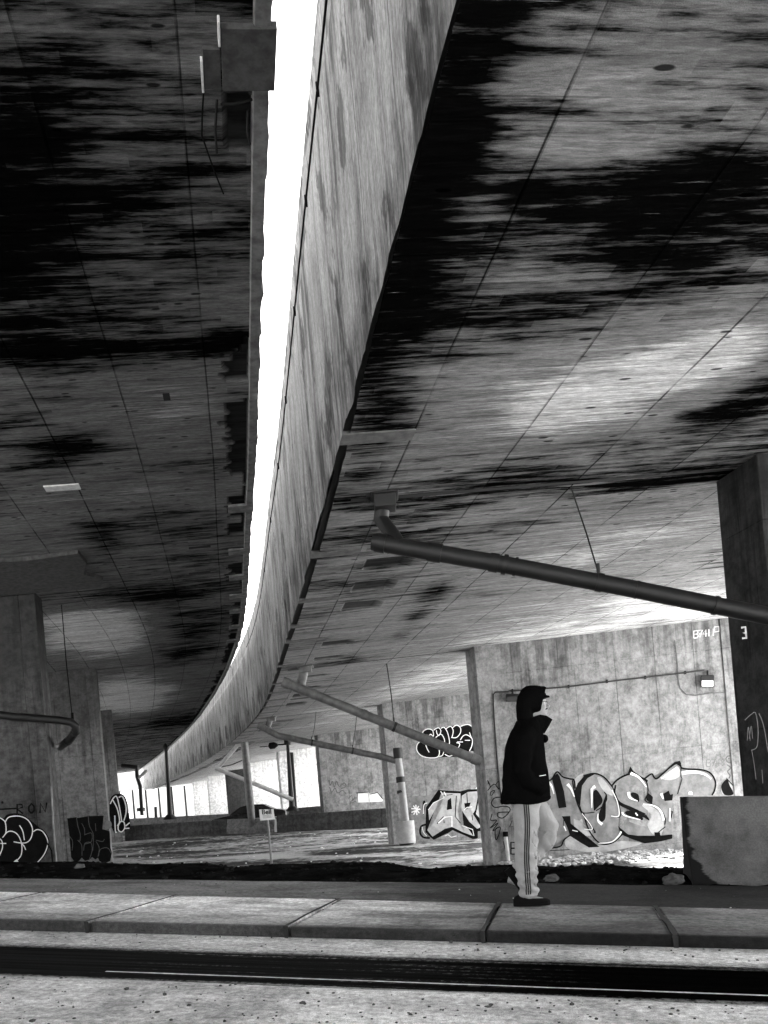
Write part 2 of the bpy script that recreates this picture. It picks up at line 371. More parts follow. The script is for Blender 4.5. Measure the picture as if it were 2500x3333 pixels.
def road_mat():
    g, c, h, a, b, t, q = slab_mat('road_asphalt', .62, .4, 4)
    streak = g.noise(g.comb(g.M('MULTIPLY', t, .35), g.M('MULTIPLY', q, 16.), 5), 1., 5, .6)
    qq = g.M('ADD', g.M('ADD', q, g.M('MULTIPLY', g.M('SUBTRACT', b, .5), .16)), g.M('MULTIPLY', g.M('SUBTRACT', streak, .5), .26))
    dark_band = g.M('MULTIPLY', g.ss(qq, 4.42, 4.50), g.ss(qq, 5.22, 5.46, 1, 0))  # darker band along the road
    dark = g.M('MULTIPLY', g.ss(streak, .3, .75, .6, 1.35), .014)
    dark = g.M('MULTIPLY', dark, g.ss(g.M('ADD', t, g.M('MULTIPLY', b, .8)), -1.6, .6, 1., .12))    # darker towards the right
    c = g.mix(dark_band, c, dark)
    f = g.noise(g.comb(t, q, 9), 260., 2, .6)
    c = g.M('MULTIPLY', c, g.ss(f, .3, .7, .75, 1.25))
    c = g.mix(g.M('MULTIPLY', g.M('MULTIPLY', g.M('MULTIPLY', g.ss(streak, .52, .72), g.ss(b, .48, .62)), dark_band), g.M('MULTIPLY', g.ss(t, -3.2, -2.), g.ss(t, -.6, .2, 1, 0))), c, .3)
    return g.fin(c, .97, h, .8, .012, .0)
M['ground'] = ground_mat(); M['road'] = road_mat()
g, c, h, a, b, t, q = slab_mat('sidewalk_concrete', .78, .3, 12)
low = g.ss(g.M('ADD', q, g.M('MULTIPLY', a, .9)), 6.1, 7.1, .34, 1.)      # road grime along the kerb
dirt_shade_r = g.ss(g.M('ADD', t, g.M('MULTIPLY', a, 2.)), -1.4, .9, 1., .28)  # darker to the right: dirt plus shade put into the colour
low = g.M('MULTIPLY', low, g.ss(q, 5.86, 5.95, .18, 1.))
M['slab'] = g.fin(g.M('MULTIPLY', g.M('MULTIPLY', c, low), dirt_shade_r), .95, h, .5, .01, .15)
g, c, h, a, b, t, q = slab_mat('path_asphalt', .17, .1, 17)
M['path'] = g.fin(g.M('MULTIPLY', c, g.ss(g.M('ADD', t, g.M('MULTIPLY', a, 2.)), -1.8, .3, 1., .14)), .95, h, .5, .01, .15)  # path darkens to the right like the slabs
M['tar'] = plain('joint_tar', .012, .85, var=.5, sc_=30)
M['line'] = plain('worn_line_paint', .55, .8, var=.4, sc_=25)

# ------------------------------------------------------------------ ground sheet
def axis(parts):
    o = []
    for a, b, st in parts:
        n = max(1, round((b - a) / st)); o += [a + (b - a) * i / n for i in range(n)]
    return o + [parts[-1][1]]
xs = axis([(-900, -100, 100), (-100, -20, 8), (-20, -10, .5), (-10, 7, .16), (7, 20, .6), (20, 100, 10), (100, 900, 100)])
ys = axis([(-900, -100, 100), (-100, -10, 10), (-10, 6, 1), (6, 15, .12), (15, 30, .4), (30, 80, 1), (80, 200, 20), (200, 1200, 200)])
vs, fs = [], []
for y in ys:
    for x in xs:
        q, t = qt(x, y); z = ground_z(x, y)
        if q < 8.75: z = near_z(x, y) - .25
        elif q < 8.9: z = near_z(x, y) - .02
        vs.append((x, y, z))
nx_ = len(xs)
for j in range(len(ys) - 1):
    for i in range(nx_ - 1):
        a = j * nx_ + i; fs.append((a, a + 1, a + nx_ + 1, a + nx_))
me = bpy.data.meshes.new('ground'); me.from_pydata(vs, [], fs)
tag(link('ground', me, M['ground'], smooth=True), kind='structure')

def strip(name, q0, q1, dz, th, mat, t0=-60, t1=50, n=None, qn=1, wob=0, par=None, skew=0):
    mb = MB(); ts = axis([(t0, t1, .5)]) if n is None else [t0 + (t1 - t0) * i / n for i in range(n + 1)]
    def P(q, t, d):
        x, y = xy(q, t); return (x, y, CZ - 1.08 - .07 * clamp(t, -14, 14) + dz + d)
    qs = [q0 + (q1 - q0) * i / qn for i in range(qn + 1)]
    f = lambda q, t: q + (skew * -.054 * t if abs(q - q1) < 1e-6 else 0) + (wob * nz(t, 0, 3) if abs(q - q1) < 1e-6 else 0)
    for a, b in zip(ts, ts[1:]):
        for c_, d_ in zip(qs, qs[1:]):
            mb.face([P(f(c_, a), a, 0), P(f(c_, b), b, 0), P(f(d_, b), b, 0), P(f(d_, a), a, 0)], [(a, c_), (b, c_), (b, d_), (a, d_)])
        if th:
            mb.face([P(q0, a, -th), P(q0, b, -th), P(q0, b, 0), P(q0, a, 0)], [(a, q0 - th), (b, q0 - th), (b, q0), (a, q0)])
            e = f(q1, a), f(q1, b)
            mb.face([P(e[1], b, -th), P(e[0], a, -th), P(e[0], a, 0), P(e[1], b, 0)], [(b, q1 + th), (a, q1 + th), (a, q1), (b, q1)])
    if th:
        for a, sgn in ((t0, 1), (t1, -1)):
            p = [P(q0, a, 0), P(f(q1, a), a, 0), P(f(q1, a), a, -th), P(q0, a, -th)]
            mb.face(p[::sgn], [(a, q0), (a, q1), (a, q1), (a, q0)])
    return mb
mb = strip('road', -14, 5.87, -.07, 0, None, qn=6); o = mb.build('road', M['road']); tag(o, kind='structure')
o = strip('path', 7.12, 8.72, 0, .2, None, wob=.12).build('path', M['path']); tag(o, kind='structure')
# pavement slabs with open joints, each with a rounded kerb nose
JT = [-3.8 - 1.5 * i for i in range(9, 0, -1)] + [-3.8, -2.15, -.69, .6] + [.6 + 1.5 * i for i in range(1, 12)]
sl = MB(); tarm = MB()
for i, (a, b) in enumerate(zip(JT, JT[1:])):
    g0, g1 = .012 + .01 * random.random(), .012
    m_ = strip('s', 5.87, 7.19, .012 + .006 * random.random(), .24, None, a + g0, b - g1, 6, skew=1)
    k = len(sl.v); sl.v += m_.v; sl.f += [tuple(j + k for j in f) for f in m_.f]; sl.uv += m_.uv
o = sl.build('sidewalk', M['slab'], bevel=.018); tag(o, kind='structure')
for a in JT:
    pts = []
    for i in range(13):
        q = 5.83 + (7.19 - .054 * a - 5.83) * i / 12; wd = .012 + .022 * abs(nz(q, a, 4))
        pts.append((q, a - wd + .02 * nz(q, a, 2), a + wd + .02 * nz(q, a, 2)))
    for p, r in zip(pts, pts[1:]):
        P = lambda q, t: (*xy(q, t), CZ - 1.08 - .07 * clamp(t, -14, 14) + .022)
        tarm.face([P(p[0], p[1]), P(p[0], p[2]), P(r[0], r[2]), P(r[0], r[1])])
    q0 = 5.845
    P = lambda t, z: (*xy(q0, t), CZ - 1.08 - .07 * clamp(t, -14, 14) + z)
    tarm.face([P(a - .015, -.07), P(a + .015, -.07), P(a + .02, .02), P(a - .02, .02)])
tag(tarm.build('sidewalk_joint_tar', M['tar']), kind='structure')
# thin worn white line on the road
mb = MB(); t = -2.9
while t < 12:
    wv = lambda t: (4.615 + .004 * nz(t, 1, 3), 4.637 + .004 * nz(t, 5, 3))
    a, b = wv(t), wv(t + .1)
    P = lambda q, t: (*xy(q, t), CZ - 1.08 - .07 * clamp(t, -14, 14) - .066)
    mb.face([P(a[0], t), P(b[0], t + .1), P(b[1], t + .1), P(a[1], t)])
    t += .1
tag(mb.build('road_marking', M['line']), kind='structure')

# loose grit: on the road, in the gutter, on the path and the dirt bank
def rock(mb, c, r, rnd):
    bm = bmesh.new(); bmesh.ops.create_icosphere(bm, subdivisions=1, radius=1)
    sx, sy, s3 = r * rnd.uniform(.7, 1.3), r * rnd.uniform(.7, 1.3), r * rnd.uniform(.4, .8); a = rnd.random() * 6.28
    k = len(mb.v)
    for v in bm.verts:
        p = v.co * rnd.uniform(.75, 1.2); x, y = p.x * sx, p.y * sy
        mb.v.append((c[0] + x * math.cos(a) - y * math.sin(a), c[1] + x * math.sin(a) + y * math.cos(a), c[2] + p.z * s3 + s3 * .4))
    for f in bm.faces:
        mb.f.append(tuple(k + v.index for v in f.verts)); mb.uv += [(0, 0)] * len(f.verts)
    bm.free()
rnd = random.Random(3)
for nm, mat, cnt, rg in (('dark_grit', plain('dark_stone', .05, .9, var=.8, sc_=30), 1300, (.003, .011)), ('pale_grit', plain('pale_stone', .5, .9), 420, (.003, .007))):
    mb = MB()
    for i in range(cnt):
        z_ = rnd.random()
        if z_ < .72: q = 3.2 + 1.25 * rnd.random() ** 1.0; dz = -.07
        elif z_ < .86: q = rnd.uniform(5.4, 5.86); dz = -.07
        else: q = rnd.uniform(5.9, 8.6); dz = .0
        t = rnd.uniform(-7, 3.5)
        if nz(t, q * 2, 1.2) < -.1 and rnd.random() < .7: continue
        x, y = xy(q, t); r = rnd.uniform(*rg) * (1.6 if rnd.random() < .06 else 1)
        rock(mb, (x, y, near_z(x, y) + dz), r, rnd)
    tag(mb.build(nm, mat), kind='stuff', label=('scattered dark grit and small stones on the road surface' if nm == 'dark_grit' else 'scattered pale grit and chips on road and pavement'), cat='grit')
mb = MB()
for i in range(1500):
    q = 8.75 + 3.2 * rnd.random(); t = rnd.uniform(-11, 5); x, y = xy(q, t)
    rock(mb, (x, y, ground_z(x, y) - .01), rnd.uniform(.008, .04), rnd)
tag(mb.build('soil_clods', plain('black_soil', .011, .95, spec=0., var=.9, sc_=20)), kind='stuff', label='black soil clods and dead litter along the dirt bank', cat='soil')
mb = MB()
for i in range(1500):
    w_ = rnd.uniform(5.6, 12.5); s_ = 21.8 - abs(rnd.gauss(0, .55)); p = pt(s_, w_, 1, 0)
    rock(mb, (p.x, p.y, ground_z(p.x, p.y) + .1 * rnd.random() * max(0, 1 - (21.8 - s_))), rnd.uniform(.03, .11), rnd)
tag(mb.build('gravel', plain('pale_rubble_stone', .3, .9, var=.6, sc_=8)), kind='stuff', label='heap of pale rubble along the foot of the long graffiti pier', cat='gravel')
mb = MB()
for i in range(160):
    x, y = rnd.uniform(-14, 3), rnd.uniform(14, 44)
    rock(mb, (x, y, ground_z(x, y)), rnd.uniform(.02, .07), rnd)
tag(mb.build('litter', plain('pale_litter', .6, .9)), kind='stuff', label='bits of pale litter and stones strewn over the dirt lot', cat='litter')

# ------------------------------------------------------------------ the two overpass decks
RB= [(4.5,0.15,0.84,0.2,0.5),(6.0,0.1,1.3,0.25,0.45),(4.0,0.3,0.11,0.35,0.3),(4.5,0.2,0.18,0.2,0.35),(5.0,1.2,0.25,0.9,0.55),(4.8,1.9,0.2,0.48,0.3),(5.6,1.8,0.22,0.71,0.4),(5.5,0.4,0.22,0.28,0.25),(6.1,0.6,0.19,0.52,0.3),(7.6,0.4,0.36,0.24,0.3),(8.6,0.3,0.62,0.25,0.35),(10.0,0.9,0.37,0.99,0.45),(9.7,2.4,0.26,0.84,0.3),(10.2,4.4,0.26,1.12,0.8),(8.2,4.3,0.91,0.39,0.35),(7.7,2.3,0.8,1.0,-1.5),(7.0,3.2,0.5,0.55,-1.3),(4.6,0.8,0.13,0.48,-0.35),(4.2,0.8,0.09,0.5,-0.35),(3.9,1.2,0.08,0.49,-0.3),(6.9,1.1,0.3,0.42,-0.15),(12.8,5.0,1.46,2.17,-0.5),(20.1,9.9,2.6,3.8,-.5),(17,6,5,3,-.25),(11.1,2.3,0.4,0.56,-0.25),(14.9,2.6,0.71,0.29,0.6),(16.6,2.7,0.82,0.25,0.55),(18.8,2.8,0.96,0.24,0.5),(21.7,1.5,0.7,1.68,0.5),(27.7,2.9,2.04,1.09,0.4),(27.6,5.6,3.72,2.04,-0.4),(37.3,2.1,2.14,1.51,0.45),(36.4,3.6,4.44,2.09,-0.4),(12.9,1.3,0.44,0.47,0.3)]
LB= [(8.3,2.2,1.29,0.92,0.4),(9.6,2.8,1.54,0.62,0.4),(11.4,1.9,0.28,1.53,0.75),(11.3,0.4,0.37,0.36,0.3),(14.1,2.8,0.51,0.79,0.6),(13.1,1.5,1.28,1.12,-0.5),(16.6,2.4,0.79,1.44,-0.35),(18.5,3.2,1.15,0.36,0.5),(17.9,1.7,0.92,0.93,0.3),(21.1,1.2,0.77,0.74,0.25),(23.9,3.2,1.05,2.69,0.8),(27.9,1.7,2.3,1.26,0.55),(32.6,2.0,2.85,1.03,0.6),(27.5,4.6,3.6,1.6,-1.2),(44.8,4.4,6.0,1.8,-1.2),(58.3,1.2,3.27,2.42,0.45),(16.2,4.0,0.9,0.51,-0.2),(21.1,5.3,0.62,0.9,-0.35),(7.1,0.4,0.25,0.3,-0.15),(7.9,0.5,0.72,0.42,-0.12),(6.9,1.8,0.16,0.32,-0.05),(15.9,1.3,0.88,0.83,-0.15),(8,2,3,3,.2)]  # strong negative entries: pale patches painted in for bounced light
PIERS_R = [9.95, 22.35, 34.4, 48.3, 61, 73.5, 86, 98.5, 111]
PIERS_L = [22.8, 34.8, 48.3, 61, 73.5, 86, 98.5]
DW = 15.5
def base_stain(s, side):
    return (.62 - .10 * sm(5.5, 8.5, s) - .45 * sm(9.5, 22, s)) if side > 0 else (.56 - .014 * clamp(s, 0, 30) + .35 * sm(46, 55, s))
def GR(s): return .045 + .1 * sm(4.5, 11, s) + .012 * nz(s, 3, 4)
def soffit_mesh(side):
    B = RB if side > 0 else LB
    W0 = .0 if side > 0 else 0.
    ss_ = axis([(-12, 2, 1), (2, 30, .1), (30, 60, .35), (60, 120, 1.2)]); ws = axis([(W0, 1.3, .06), (1.3, 6, .2), (6, DW, .5)])
    vs, fs, st, li, sp, uvv = [], [], [], [], [], []
    rr = random.Random(5 if side > 0 else 6)
    jag = {}
    for i, s in enumerate(ss_):
        j1 = .5 + .5 * math.sin(s * 3.1) * mn.noise(Vector((s * 2.3, 7, 0))) + .5 * mn.noise(Vector((s * 9, 1, 2)))
        for w_ in ws:
            x = base_stain(s, side)
            for (s0, w0, rs, rw, a) in B:
                d = ((s - s0) / rs) ** 2 + ((w_ - w0) / rw) ** 2
                if d < 6: x += a * math.exp(-d ** 1.2 * .7)
            spv = 0.; lm = 0.
            if side < 0:
                act = sm(11, 12.2, s) * (1 - .25 * sm(40, 60, s)) * (1 if nz(s, 3, .55) > -.33 else 0) * (1 if nz(s, 9, 1.6) > -.3 else .15)
                width = (.16 + .38 * max(0, j1)) * act * (1 - .3 * sm(20, 30, s))
                if .14 < w_ < .14 + width or (7.45 < s < 8.1 and .1 < w_ < .36 + .08 * j1 and nz(s, w_ * 3, 3) > -.25): spv = 1.
                lm = .5 if (.14 + width < w_ < .30 + width * 1.3 and act > .3) else 0
            else:
                # spalls near the edge and a chain of delaminated patches further in
                if s > 12.5 and nz(s, 4, 1.3) > .18 and .9 < w_ < 1.5 + .2 * j1: spv = .8
            if side > 0 and w_ < 1.0: w_ = max(w_, 0) * (1 - .0) + GR(s) * (1 - w_)
            z = sz(w_, side) + .05 * spv + .006 * nz(s * 3, w_, 1.)
            p = pt(s, w_, side, z)
            vs.append(p); st.append(x); li.append(lm); sp.append(spv); uvv.append((s, w_))
    n = len(ws)
    for i in range(len(ss_) - 1):
        for j in range(n - 1):
            a = i * n + j; f = (a, a + 1, a + n + 1, a + n); fs.append(f if side > 0 else f[::-1])
    me = bpy.data.meshes.new('soffit'); me.from_pydata(vs, [], fs)
    ul = me.uv_layers.new(name='UVMap')
    for lp in me.loops: ul.data[lp.index].uv = uvv[lp.vertex_index]
    for nm, arr in (('stain', st), ('lime', li), ('spall', sp)):
        at_ = me.attributes.new(nm, 'FLOAT', 'POINT'); at_.data.foreach_set('value', arr)
    return me
def sweep(prof, side, ss_, mat, name, parent, jit=None, close=True, attrs=False):
    """prof: list of (w, z_cam) closed outline swept along the bridge"""
    mb = MB(); n = len(prof)
    rows = []
    for s in ss_:
        row = []
        for k, (w_, z) in enumerate(prof):
            dw, dz = jit(k, s) if jit else (0, 0)
            row.append(pt(s, w_ + dw, side, CZ + z + dz))
        rows.append(row)
    acc = [0]
    for k in range(n): 
        a, b = prof[k], prof[(k + 1) % n]; acc.append(acc[-1] + math.hypot(a[0] - b[0], a[1] - b[1]))
    for i in range(len(rows) - 1):
        for k in range(n if close else n - 1):
            k2 = (k + 1) % n
            q = [rows[i][k], rows[i][k2], rows[i + 1][k2], rows[i + 1][k]]
            mb.face(q, [(ss_[i], acc[k]), (ss_[i], acc[k + 1]), (ss_[i + 1], acc[k + 1]), (ss_[i + 1], acc[k])])
    if close: mb.face(rows[0]); mb.face(rows[-1][::-1])
    return mb.build(name, mat, parent)
def deck(side, name, label):
    root = empty(name, pt(10, 0, side, CZ)); tag(root, label, 'overpass', 'twin overpass decks')
    link('soffit', soffit_mesh(side), M['soffit_r' if side > 0 else 'soffit_l'], root)
    ss_ = axis([(-12, 2, 1), (2, 34, .12), (34, 120, .8)])
    if side > 0:
        # side face: grid with spalled slots, jagged lower lip
        S_ = axis([(-12, 2, .5), (2, 45, .1), (45, 120, .35)]); Z_ = axis([(3.44, 3.6, .04), (3.6, 7.0, .12)])
        vs, fs, sp, uvv = [], [], [], []
        for s in S_:
            lip = .03 * nz(s, 0, 2.1) + .02 * nz(s, 5, 9)
            nlow = nz(s, 2, .4)
            for z in Z_:
                v = 0.
                zz = z - 3.44
                if s > 11 and .35 < zz < 1.15 + .7 * nz(s, 8, .7) and nz(s, 3, 3.1 if s < 45 else 1.6) > .34 and zz > .35 + .5 * abs(nz(s, 6, 2)): v = 1.
                chip = max(0, nz(s, z * .5, 1.7)) * (1 - sm(.1, .5, zz)) * .05
                dz = lip * (1 - sm(0, .12, zz))
                ww = .05 * v + chip + (.035 * sm(2.9, 2.96, zz)) + .012 * nz(s, z, 1)
                vs.append(pt(s, ww, 1, CZ + z + dz)); sp.append(v); uvv.append((s, zz))
        n = len(Z_)
        for i in range(len(S_) - 1):
            for j in range(n - 1):
                a = i * n + j; fs.append((a, a + n, a + n + 1, a + 1))
        me = bpy.data.meshes.new('parapet'); me.from_pydata(vs, [], fs); ul = me.uv_layers.new(name='UVMap')
        for lp in me.loops: ul.data[lp.index].uv = uvv[lp.vertex_index]
        a_ = me.attributes.new('spall', 'FLOAT', 'POINT'); a_.data.foreach_set('value', sp)
        link('side_face', me, M['fascia'], root)
        sweep([(.005, 3.53), (0., 3.53), (0., 3.72), (.005, 3.72)], 1, ss_, M['void'], 'edge_groove', root, lambda k, s: (GR(s) + .01 if k in (1, 2) else .055 if s > 9 else .02, 0))
        # repair patches bridging the groove, as in the photo one every few metres, closer together far away
        for s in [8.1, 11.9, 14.6, 16.7, 18.2, 21.4] + [24.5 + 1.9 * i for i in range(20)] + [64 + 2.3 * i for i in range(22)]:
            wd = .22 + .12 * abs(nz(s, 1, 3)); ln = .5 + .6 * abs(nz(s, 4, 2))
            for (a, b, c_, d_) in ((.02, .17 + ln, s, s + wd),):
                mb = MB()
                z = 3.5
                for zz, rv in ((z - .014, 0), (z + .03, 1)):
                    q = [pt(c_, a, 1, CZ + zz + .057 * a), pt(c_, b, 1, CZ + zz + .057 * b), pt(d_, b, 1, CZ + zz + .057 * b), pt(d_, a, 1, CZ + zz + .057 * a)]
                    mb.face(q if not rv else q[::-1])
                q0 = [pt(*k, 1, CZ + z - .014 + .057 * k[1]) for k in ((c_, a), (c_, b), (d_, b), (d_, a))]; q1 = [p + Vector((0, 0, .044)) for p in q0]
                for k in range(4): mb.face([q0[k], q1[k], q1[(k+1) % 4], q0[(k+1) % 4]])
                mb.build('repair_patch', M['patchmid'], root)
        # second row of square drain recesses far off
        mb = MB()
        for i in range(40):
            s = 50 + 1.8 * i
            for (w0, w1) in ((1.0, 1.5),):
                q = [pt(s, w0, 1, CZ + 3.5 + .057 * w0 - .02), pt(s, w1, 1, CZ + 3.5 + .057 * w1 - .02), pt(s + .8, w1, 1, CZ + 3.5 + .057 * w1 - .02), pt(s + .8, w0, 1, CZ + 3.5 + .057 * w0 - .02)]
                mb.prism(q, (0, 0, 0), (0, 0, .04))
        o = mb.build('dark_recess', M['void'], root); o['kind'] = 'stuff'
        top = 7.01
        sweep([(.36, top), (.02, top), (.09, 6.6), (.1, 3.80), (.32, 3.80), (DW, 4.6), (DW, 5.5), (.5, 5.5)], 1, ss_, M['fascia'], 'slab_body', root)
        sweep([(DW, 4.25), (DW, 6.0), (DW - .3, 6.0), (DW - .3, 4.6)], 1, ss_, M['fascia'], 'outer_parapet', root)
        # cable clipped along the side face
        mb = MB(); S2 = axis([(-2, 34, .5)])
        mb.tube([pt(s, -.012, 1, CZ + 6.4 + .012 * nz(s, 0, .6) + .006 * nz(s, 2, 4)) for s in S2], .011, 6)
        for s in [4.6, 5.5, 6.3, 7.6, 9, 11, 13.4, 16, 19, 23]: mb.box(pt(s, -.01, 1, CZ + 6.4), .03, .05, .1)
        mb.build('cable', M['black'], root)
    else:
        sweep([(0.0, 6.17), (.13, 6.165), (.15, 6.2), (.15, 6.26), (DW, 5.9), (DW, 7.0), (.3, 7.4), (.3, 8.6), (0.0, 8.6)], -1, ss_, M['patch'], 'slab_edge', root, lambda k, s: ((.035 * nz(s, 0, 1.3) + .045 * nz(s, 3, 5), .02 * nz(s, 1, 3)) if k == 0 else (0, 0)))
        sweep([(DW, 5.25), (DW, 8.0), (DW - .3, 8.0), (DW - .3, 5.4)], -1, ss_, M['fascia'], 'outer_parapet', root)
        # boarded repair boxes at the near edge (they stand proud of the soffit)
        def hung(nm, s0, s1, w0, w1, d, mat):
            mb = MB(); q = [pt(a, b, -1, CZ + 6.2 - .057 * b) for a, b in ((s0, w0), (s0, w1), (s1, w1), (s1, w0))]
            mb.prism(q, (0, 0, -d), (0, 0, .02)); return mb.build(nm, mat, root, bevel=.004)
        hung('repair_board', 6.78, 7.36, -.045, .40, .05, M['patchdark'])
        hung('repair_board', 6.98, 7.36, .41, .55, .035, M['patchdark'])
        hung('bright_edge_strip', 6.72, 6.94, .405, .425, .055, M['patchpale'])
        hung('bright_edge_strip', 7.08, 7.38, .555, .575, .05, M['patchpale'])
        for s in [17.4, 20.3, 22.6, 24.6, 26.5, 28.8, 31.2]:
            hung('repair_board', s, s + .22 + .01 * s, -.02, .45 + .2 * abs(nz(s, 1, 1)), .03, M['patch'])
        # rust-edged slots left by the formwork
        for s, w_, l_, d_ in ((12.6, 1.30, .10, .22), (19.9, .92, .5, .13), (22.0, .98, .55, .16)):
            mb = MB(); q = [pt(a, b, -1, CZ + 6.2 - .057 * b) for a, b in ((s, w_), (s, w_ + l_), (s + d_, w_ + l_), (s + d_, w_))]
            mb.prism(q, (0, 0, -.006), (0, 0, .04)); mb.build('dark_slot', M['void'], root)
        mb = MB(); q = [pt(a, b, -1, CZ + 6.2 - .057 * b) for a, b in ((15.7, 3.15), (15.7, 3.75), (15.95, 3.75), (15.95, 3.15))]
        mb.prism(q, (0, 0, -.02), (0, 0, .04)); mb.build('mortar_patch', M['patchpale'], root)
        # spalled corner patch beside the first pier
        q = [pt(a, b, -1, CZ + 6.2 - .057 * b) for a, b in ((19.4, 3.8), (19.6, 5.0), (19.3, 6.4), (22.2, 6.8), (22.3, 3.75), (21.6, 3.6), (21.0, 3.95), (20.2, 3.75))]
        mb = MB(); mb.prism(q, (0, 0, -.09), (0, 0, .02)); mb.build('broken_patch', M['patchdark'], root, bevel=.01)
    if side < 0:
        mb = MB(); P = lambda s, w_, d: pt(s, w_, -1, CZ + 6.2 - .057 * w_ - d)
        mb.tube([P(7.38, .56, .02), P(7.6, .585, .05), P(7.85, .60, .035), P(8.3, .50, .03), P(8.62, .42, .01)], .008, 7); mb.build('bent_rod', M['black'], root)
        mb = MB()
        for (s0, w0, s1, w1) in ((7.5, .14, 7.55, .42), (7.62, .18, 8.0, .16), (7.5, .45, 8.1, .47)):
            mb.tube([P(s0, w0, .0), P((s0+s1)/2 + .02, (w0+w1)/2 + .015, .004), P(s1, w1, .0)], .012, 5)
        mb.build('exposed_bar', M['void'], root)
    # dark joint across the deck over each pier
    for s in (PIERS_R if side > 0 else PIERS_L):
        mb = MB()
        z = CZ + (3.5 if side > 0 else 6.2)
        k = .057 if side > 0 else -.057
        q = [pt(a, b, side, z + k * b - .004) for a, b in ((s - .06, .35), (s - .03, 5.35), (s + .03, 5.35), (s + .05, .35))]
        mb.prism(q, (0, 0, 0), (0, 0, .03))
        mb.build('deck_joint', M['void'], root)
    return root
deck_r = deck(1, 'overpass', 'right concrete overpass deck whose streaked side face borders the sky slit')
deck_l = deck(-1, 'overpass', 'higher left concrete overpass deck with jagged broken strip near its edge')

# ------------------------------------------------------------------ piers
W0, W1 = 5.4, 13.2
PIERS = {}
def pier(side, s, idx, mat, label):
    x, y, tx, ty = frame(s); c = pt(s, W0, side, 0); gz = ground_z(c.x, c.y)
    root = empty('bridge_pier', (c.x, c.y, gz)); tag(root, label, 'pier', 'wall piers under the overpass decks')
    PIERS[(side, idx)] = (s, root)
    def block(name, s0, s1, w0, w1, pr=0):
        mb = MB(); k = .057 if side > 0 else -.057; zt = CZ + (3.5 if side > 0 else 6.2) + .015; zb = gz - .8
        def P(s_, w_, top): # piers are straight: work in the frame at s
            kk = w_ if side > 0 else -(w_ + GAP)
            return Vector((x + ty * kk + tx * (s_ - s), y - tx * kk + ty * (s_ - s), (zt + k * w_) if top else zb))
        n = max(1, int((w1 - w0) / .6))
        for f0, f1 in ((s0, s0), (s1, s1)):
            for i in range(n):
                a, b = w0 + (w1 - w0) * i / n, w0 + (w1 - w0) * (i + 1) / n
                mb.face([P(f0, a, 0), P(f0, b, 0), P(f0, b, 1), P(f0, a, 1)], [(a, zb), (b, zb), (b, zt), (a, zt)])
        for a in (w0, w1): mb.face([P(s0, a, 0), P(s1, a, 0), P(s1, a, 1), P(s0, a, 1)], [(a + s0 - s, zb), (a + s1 - s, zb), (a + s1 - s, zt), (a + s0 - s, zt)])
        for tp, zz in ((1, zt), (0, zb)): mb.face([P(s0, w0, tp), P(s0, w1, tp), P(s1, w1, tp), P(s1, w0, tp)])
        return mb.build(name, mat, root, bevel=.015)
    block('wall_panel', s - .40, s + .40, W0 + .42, W1 - .42)
    block('end_pilaster', s - (.45 if side > 0 else .404), s + .45, W0, W0 + .42)
    block('end_pilaster', s - .45, s + .45, W1 - .42, W1)
    return root
RL = ['nearest dark right pier cut by the photo edge, white tag on its end', 'long pale pier with big HOSE graffiti and two lamps behind the walker',
      'pier with bubble throw-up above a pale sharp-edged graffiti piece', 'pale pier behind the low wall with small tags, left of the bubble throw-up',
      'bright blank pier just right of the lamp pole', 'far pale pier between the lamp pole and the thick column', 'far pier with a dark wet streak down its face', 'pale far pier third from the end of the row', 'last small far pier of the right deck']
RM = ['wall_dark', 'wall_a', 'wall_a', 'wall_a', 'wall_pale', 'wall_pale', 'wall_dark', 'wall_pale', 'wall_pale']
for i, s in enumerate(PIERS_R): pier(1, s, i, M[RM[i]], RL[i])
LL = ['stained near left pier with RON tag and big white-outlined bubble graffiti', 'left pier with a black block-letter throw-up at its foot', 'narrow left pier edge with tall white-lined black graffiti', 'fourth left pier, pale strip beside the dark drain pipe',
      'fifth left pier hidden behind the fourth', 'sixth left pier far down the row', 'farthest left pier of the row']
LM = ['wall_stain', 'wall_b', 'wall_b', 'wall_a', 'wall_a', 'wall_a', 'wall_a']
for i, s in enumerate(PIERS_L): pier(-1, s, i, M[LM[i]], LL[i])

# ------------------------------------------------------------------ tracing paint onto a pier's face
def wall_frame(side, idx):
    s = PIERS[(side, idx)][0]; x, y, tx, ty = frame(s)
    p0 = Vector((x - tx * .40, y - ty * .40, 0)); n = Vector((tx, ty, 0)); return p0, n
def on_wall(px, py, fr, off=0.):
    u, v = uvpx(px, py); d = Vector((u / FPX, 1, v / FPX)); p0, n = fr
    p0 = p0 - n * off; k = (p0.dot(n)) / d.dot(n); return Vector((0, 0, CZ)) + d * k
def smooth_pts(P, n=5, closed=False):
    out_ = []; N = len(P); rng = range(N if closed else N - 1)
    for i in rng:
        a = P[(i - 1) % N] if closed or i > 0 else P[0]; b = P[i]; c = P[(i + 1) % N]; d = P[(i + 2) % N] if closed or i + 2 < N else P[-1]
        for k in range(n):
            t = k / n
            out_.append(tuple(.5 * ((2*b[j]) + (-a[j] + c[j])*t + (2*a[j] - 5*b[j] + 4*c[j] - d[j])*t*t + (-a[j] + 3*b[j] - 3*c[j] + d[j])*t**3) for j in (0, 1)))
    if not closed: out_.append(P[-1])
    return out_
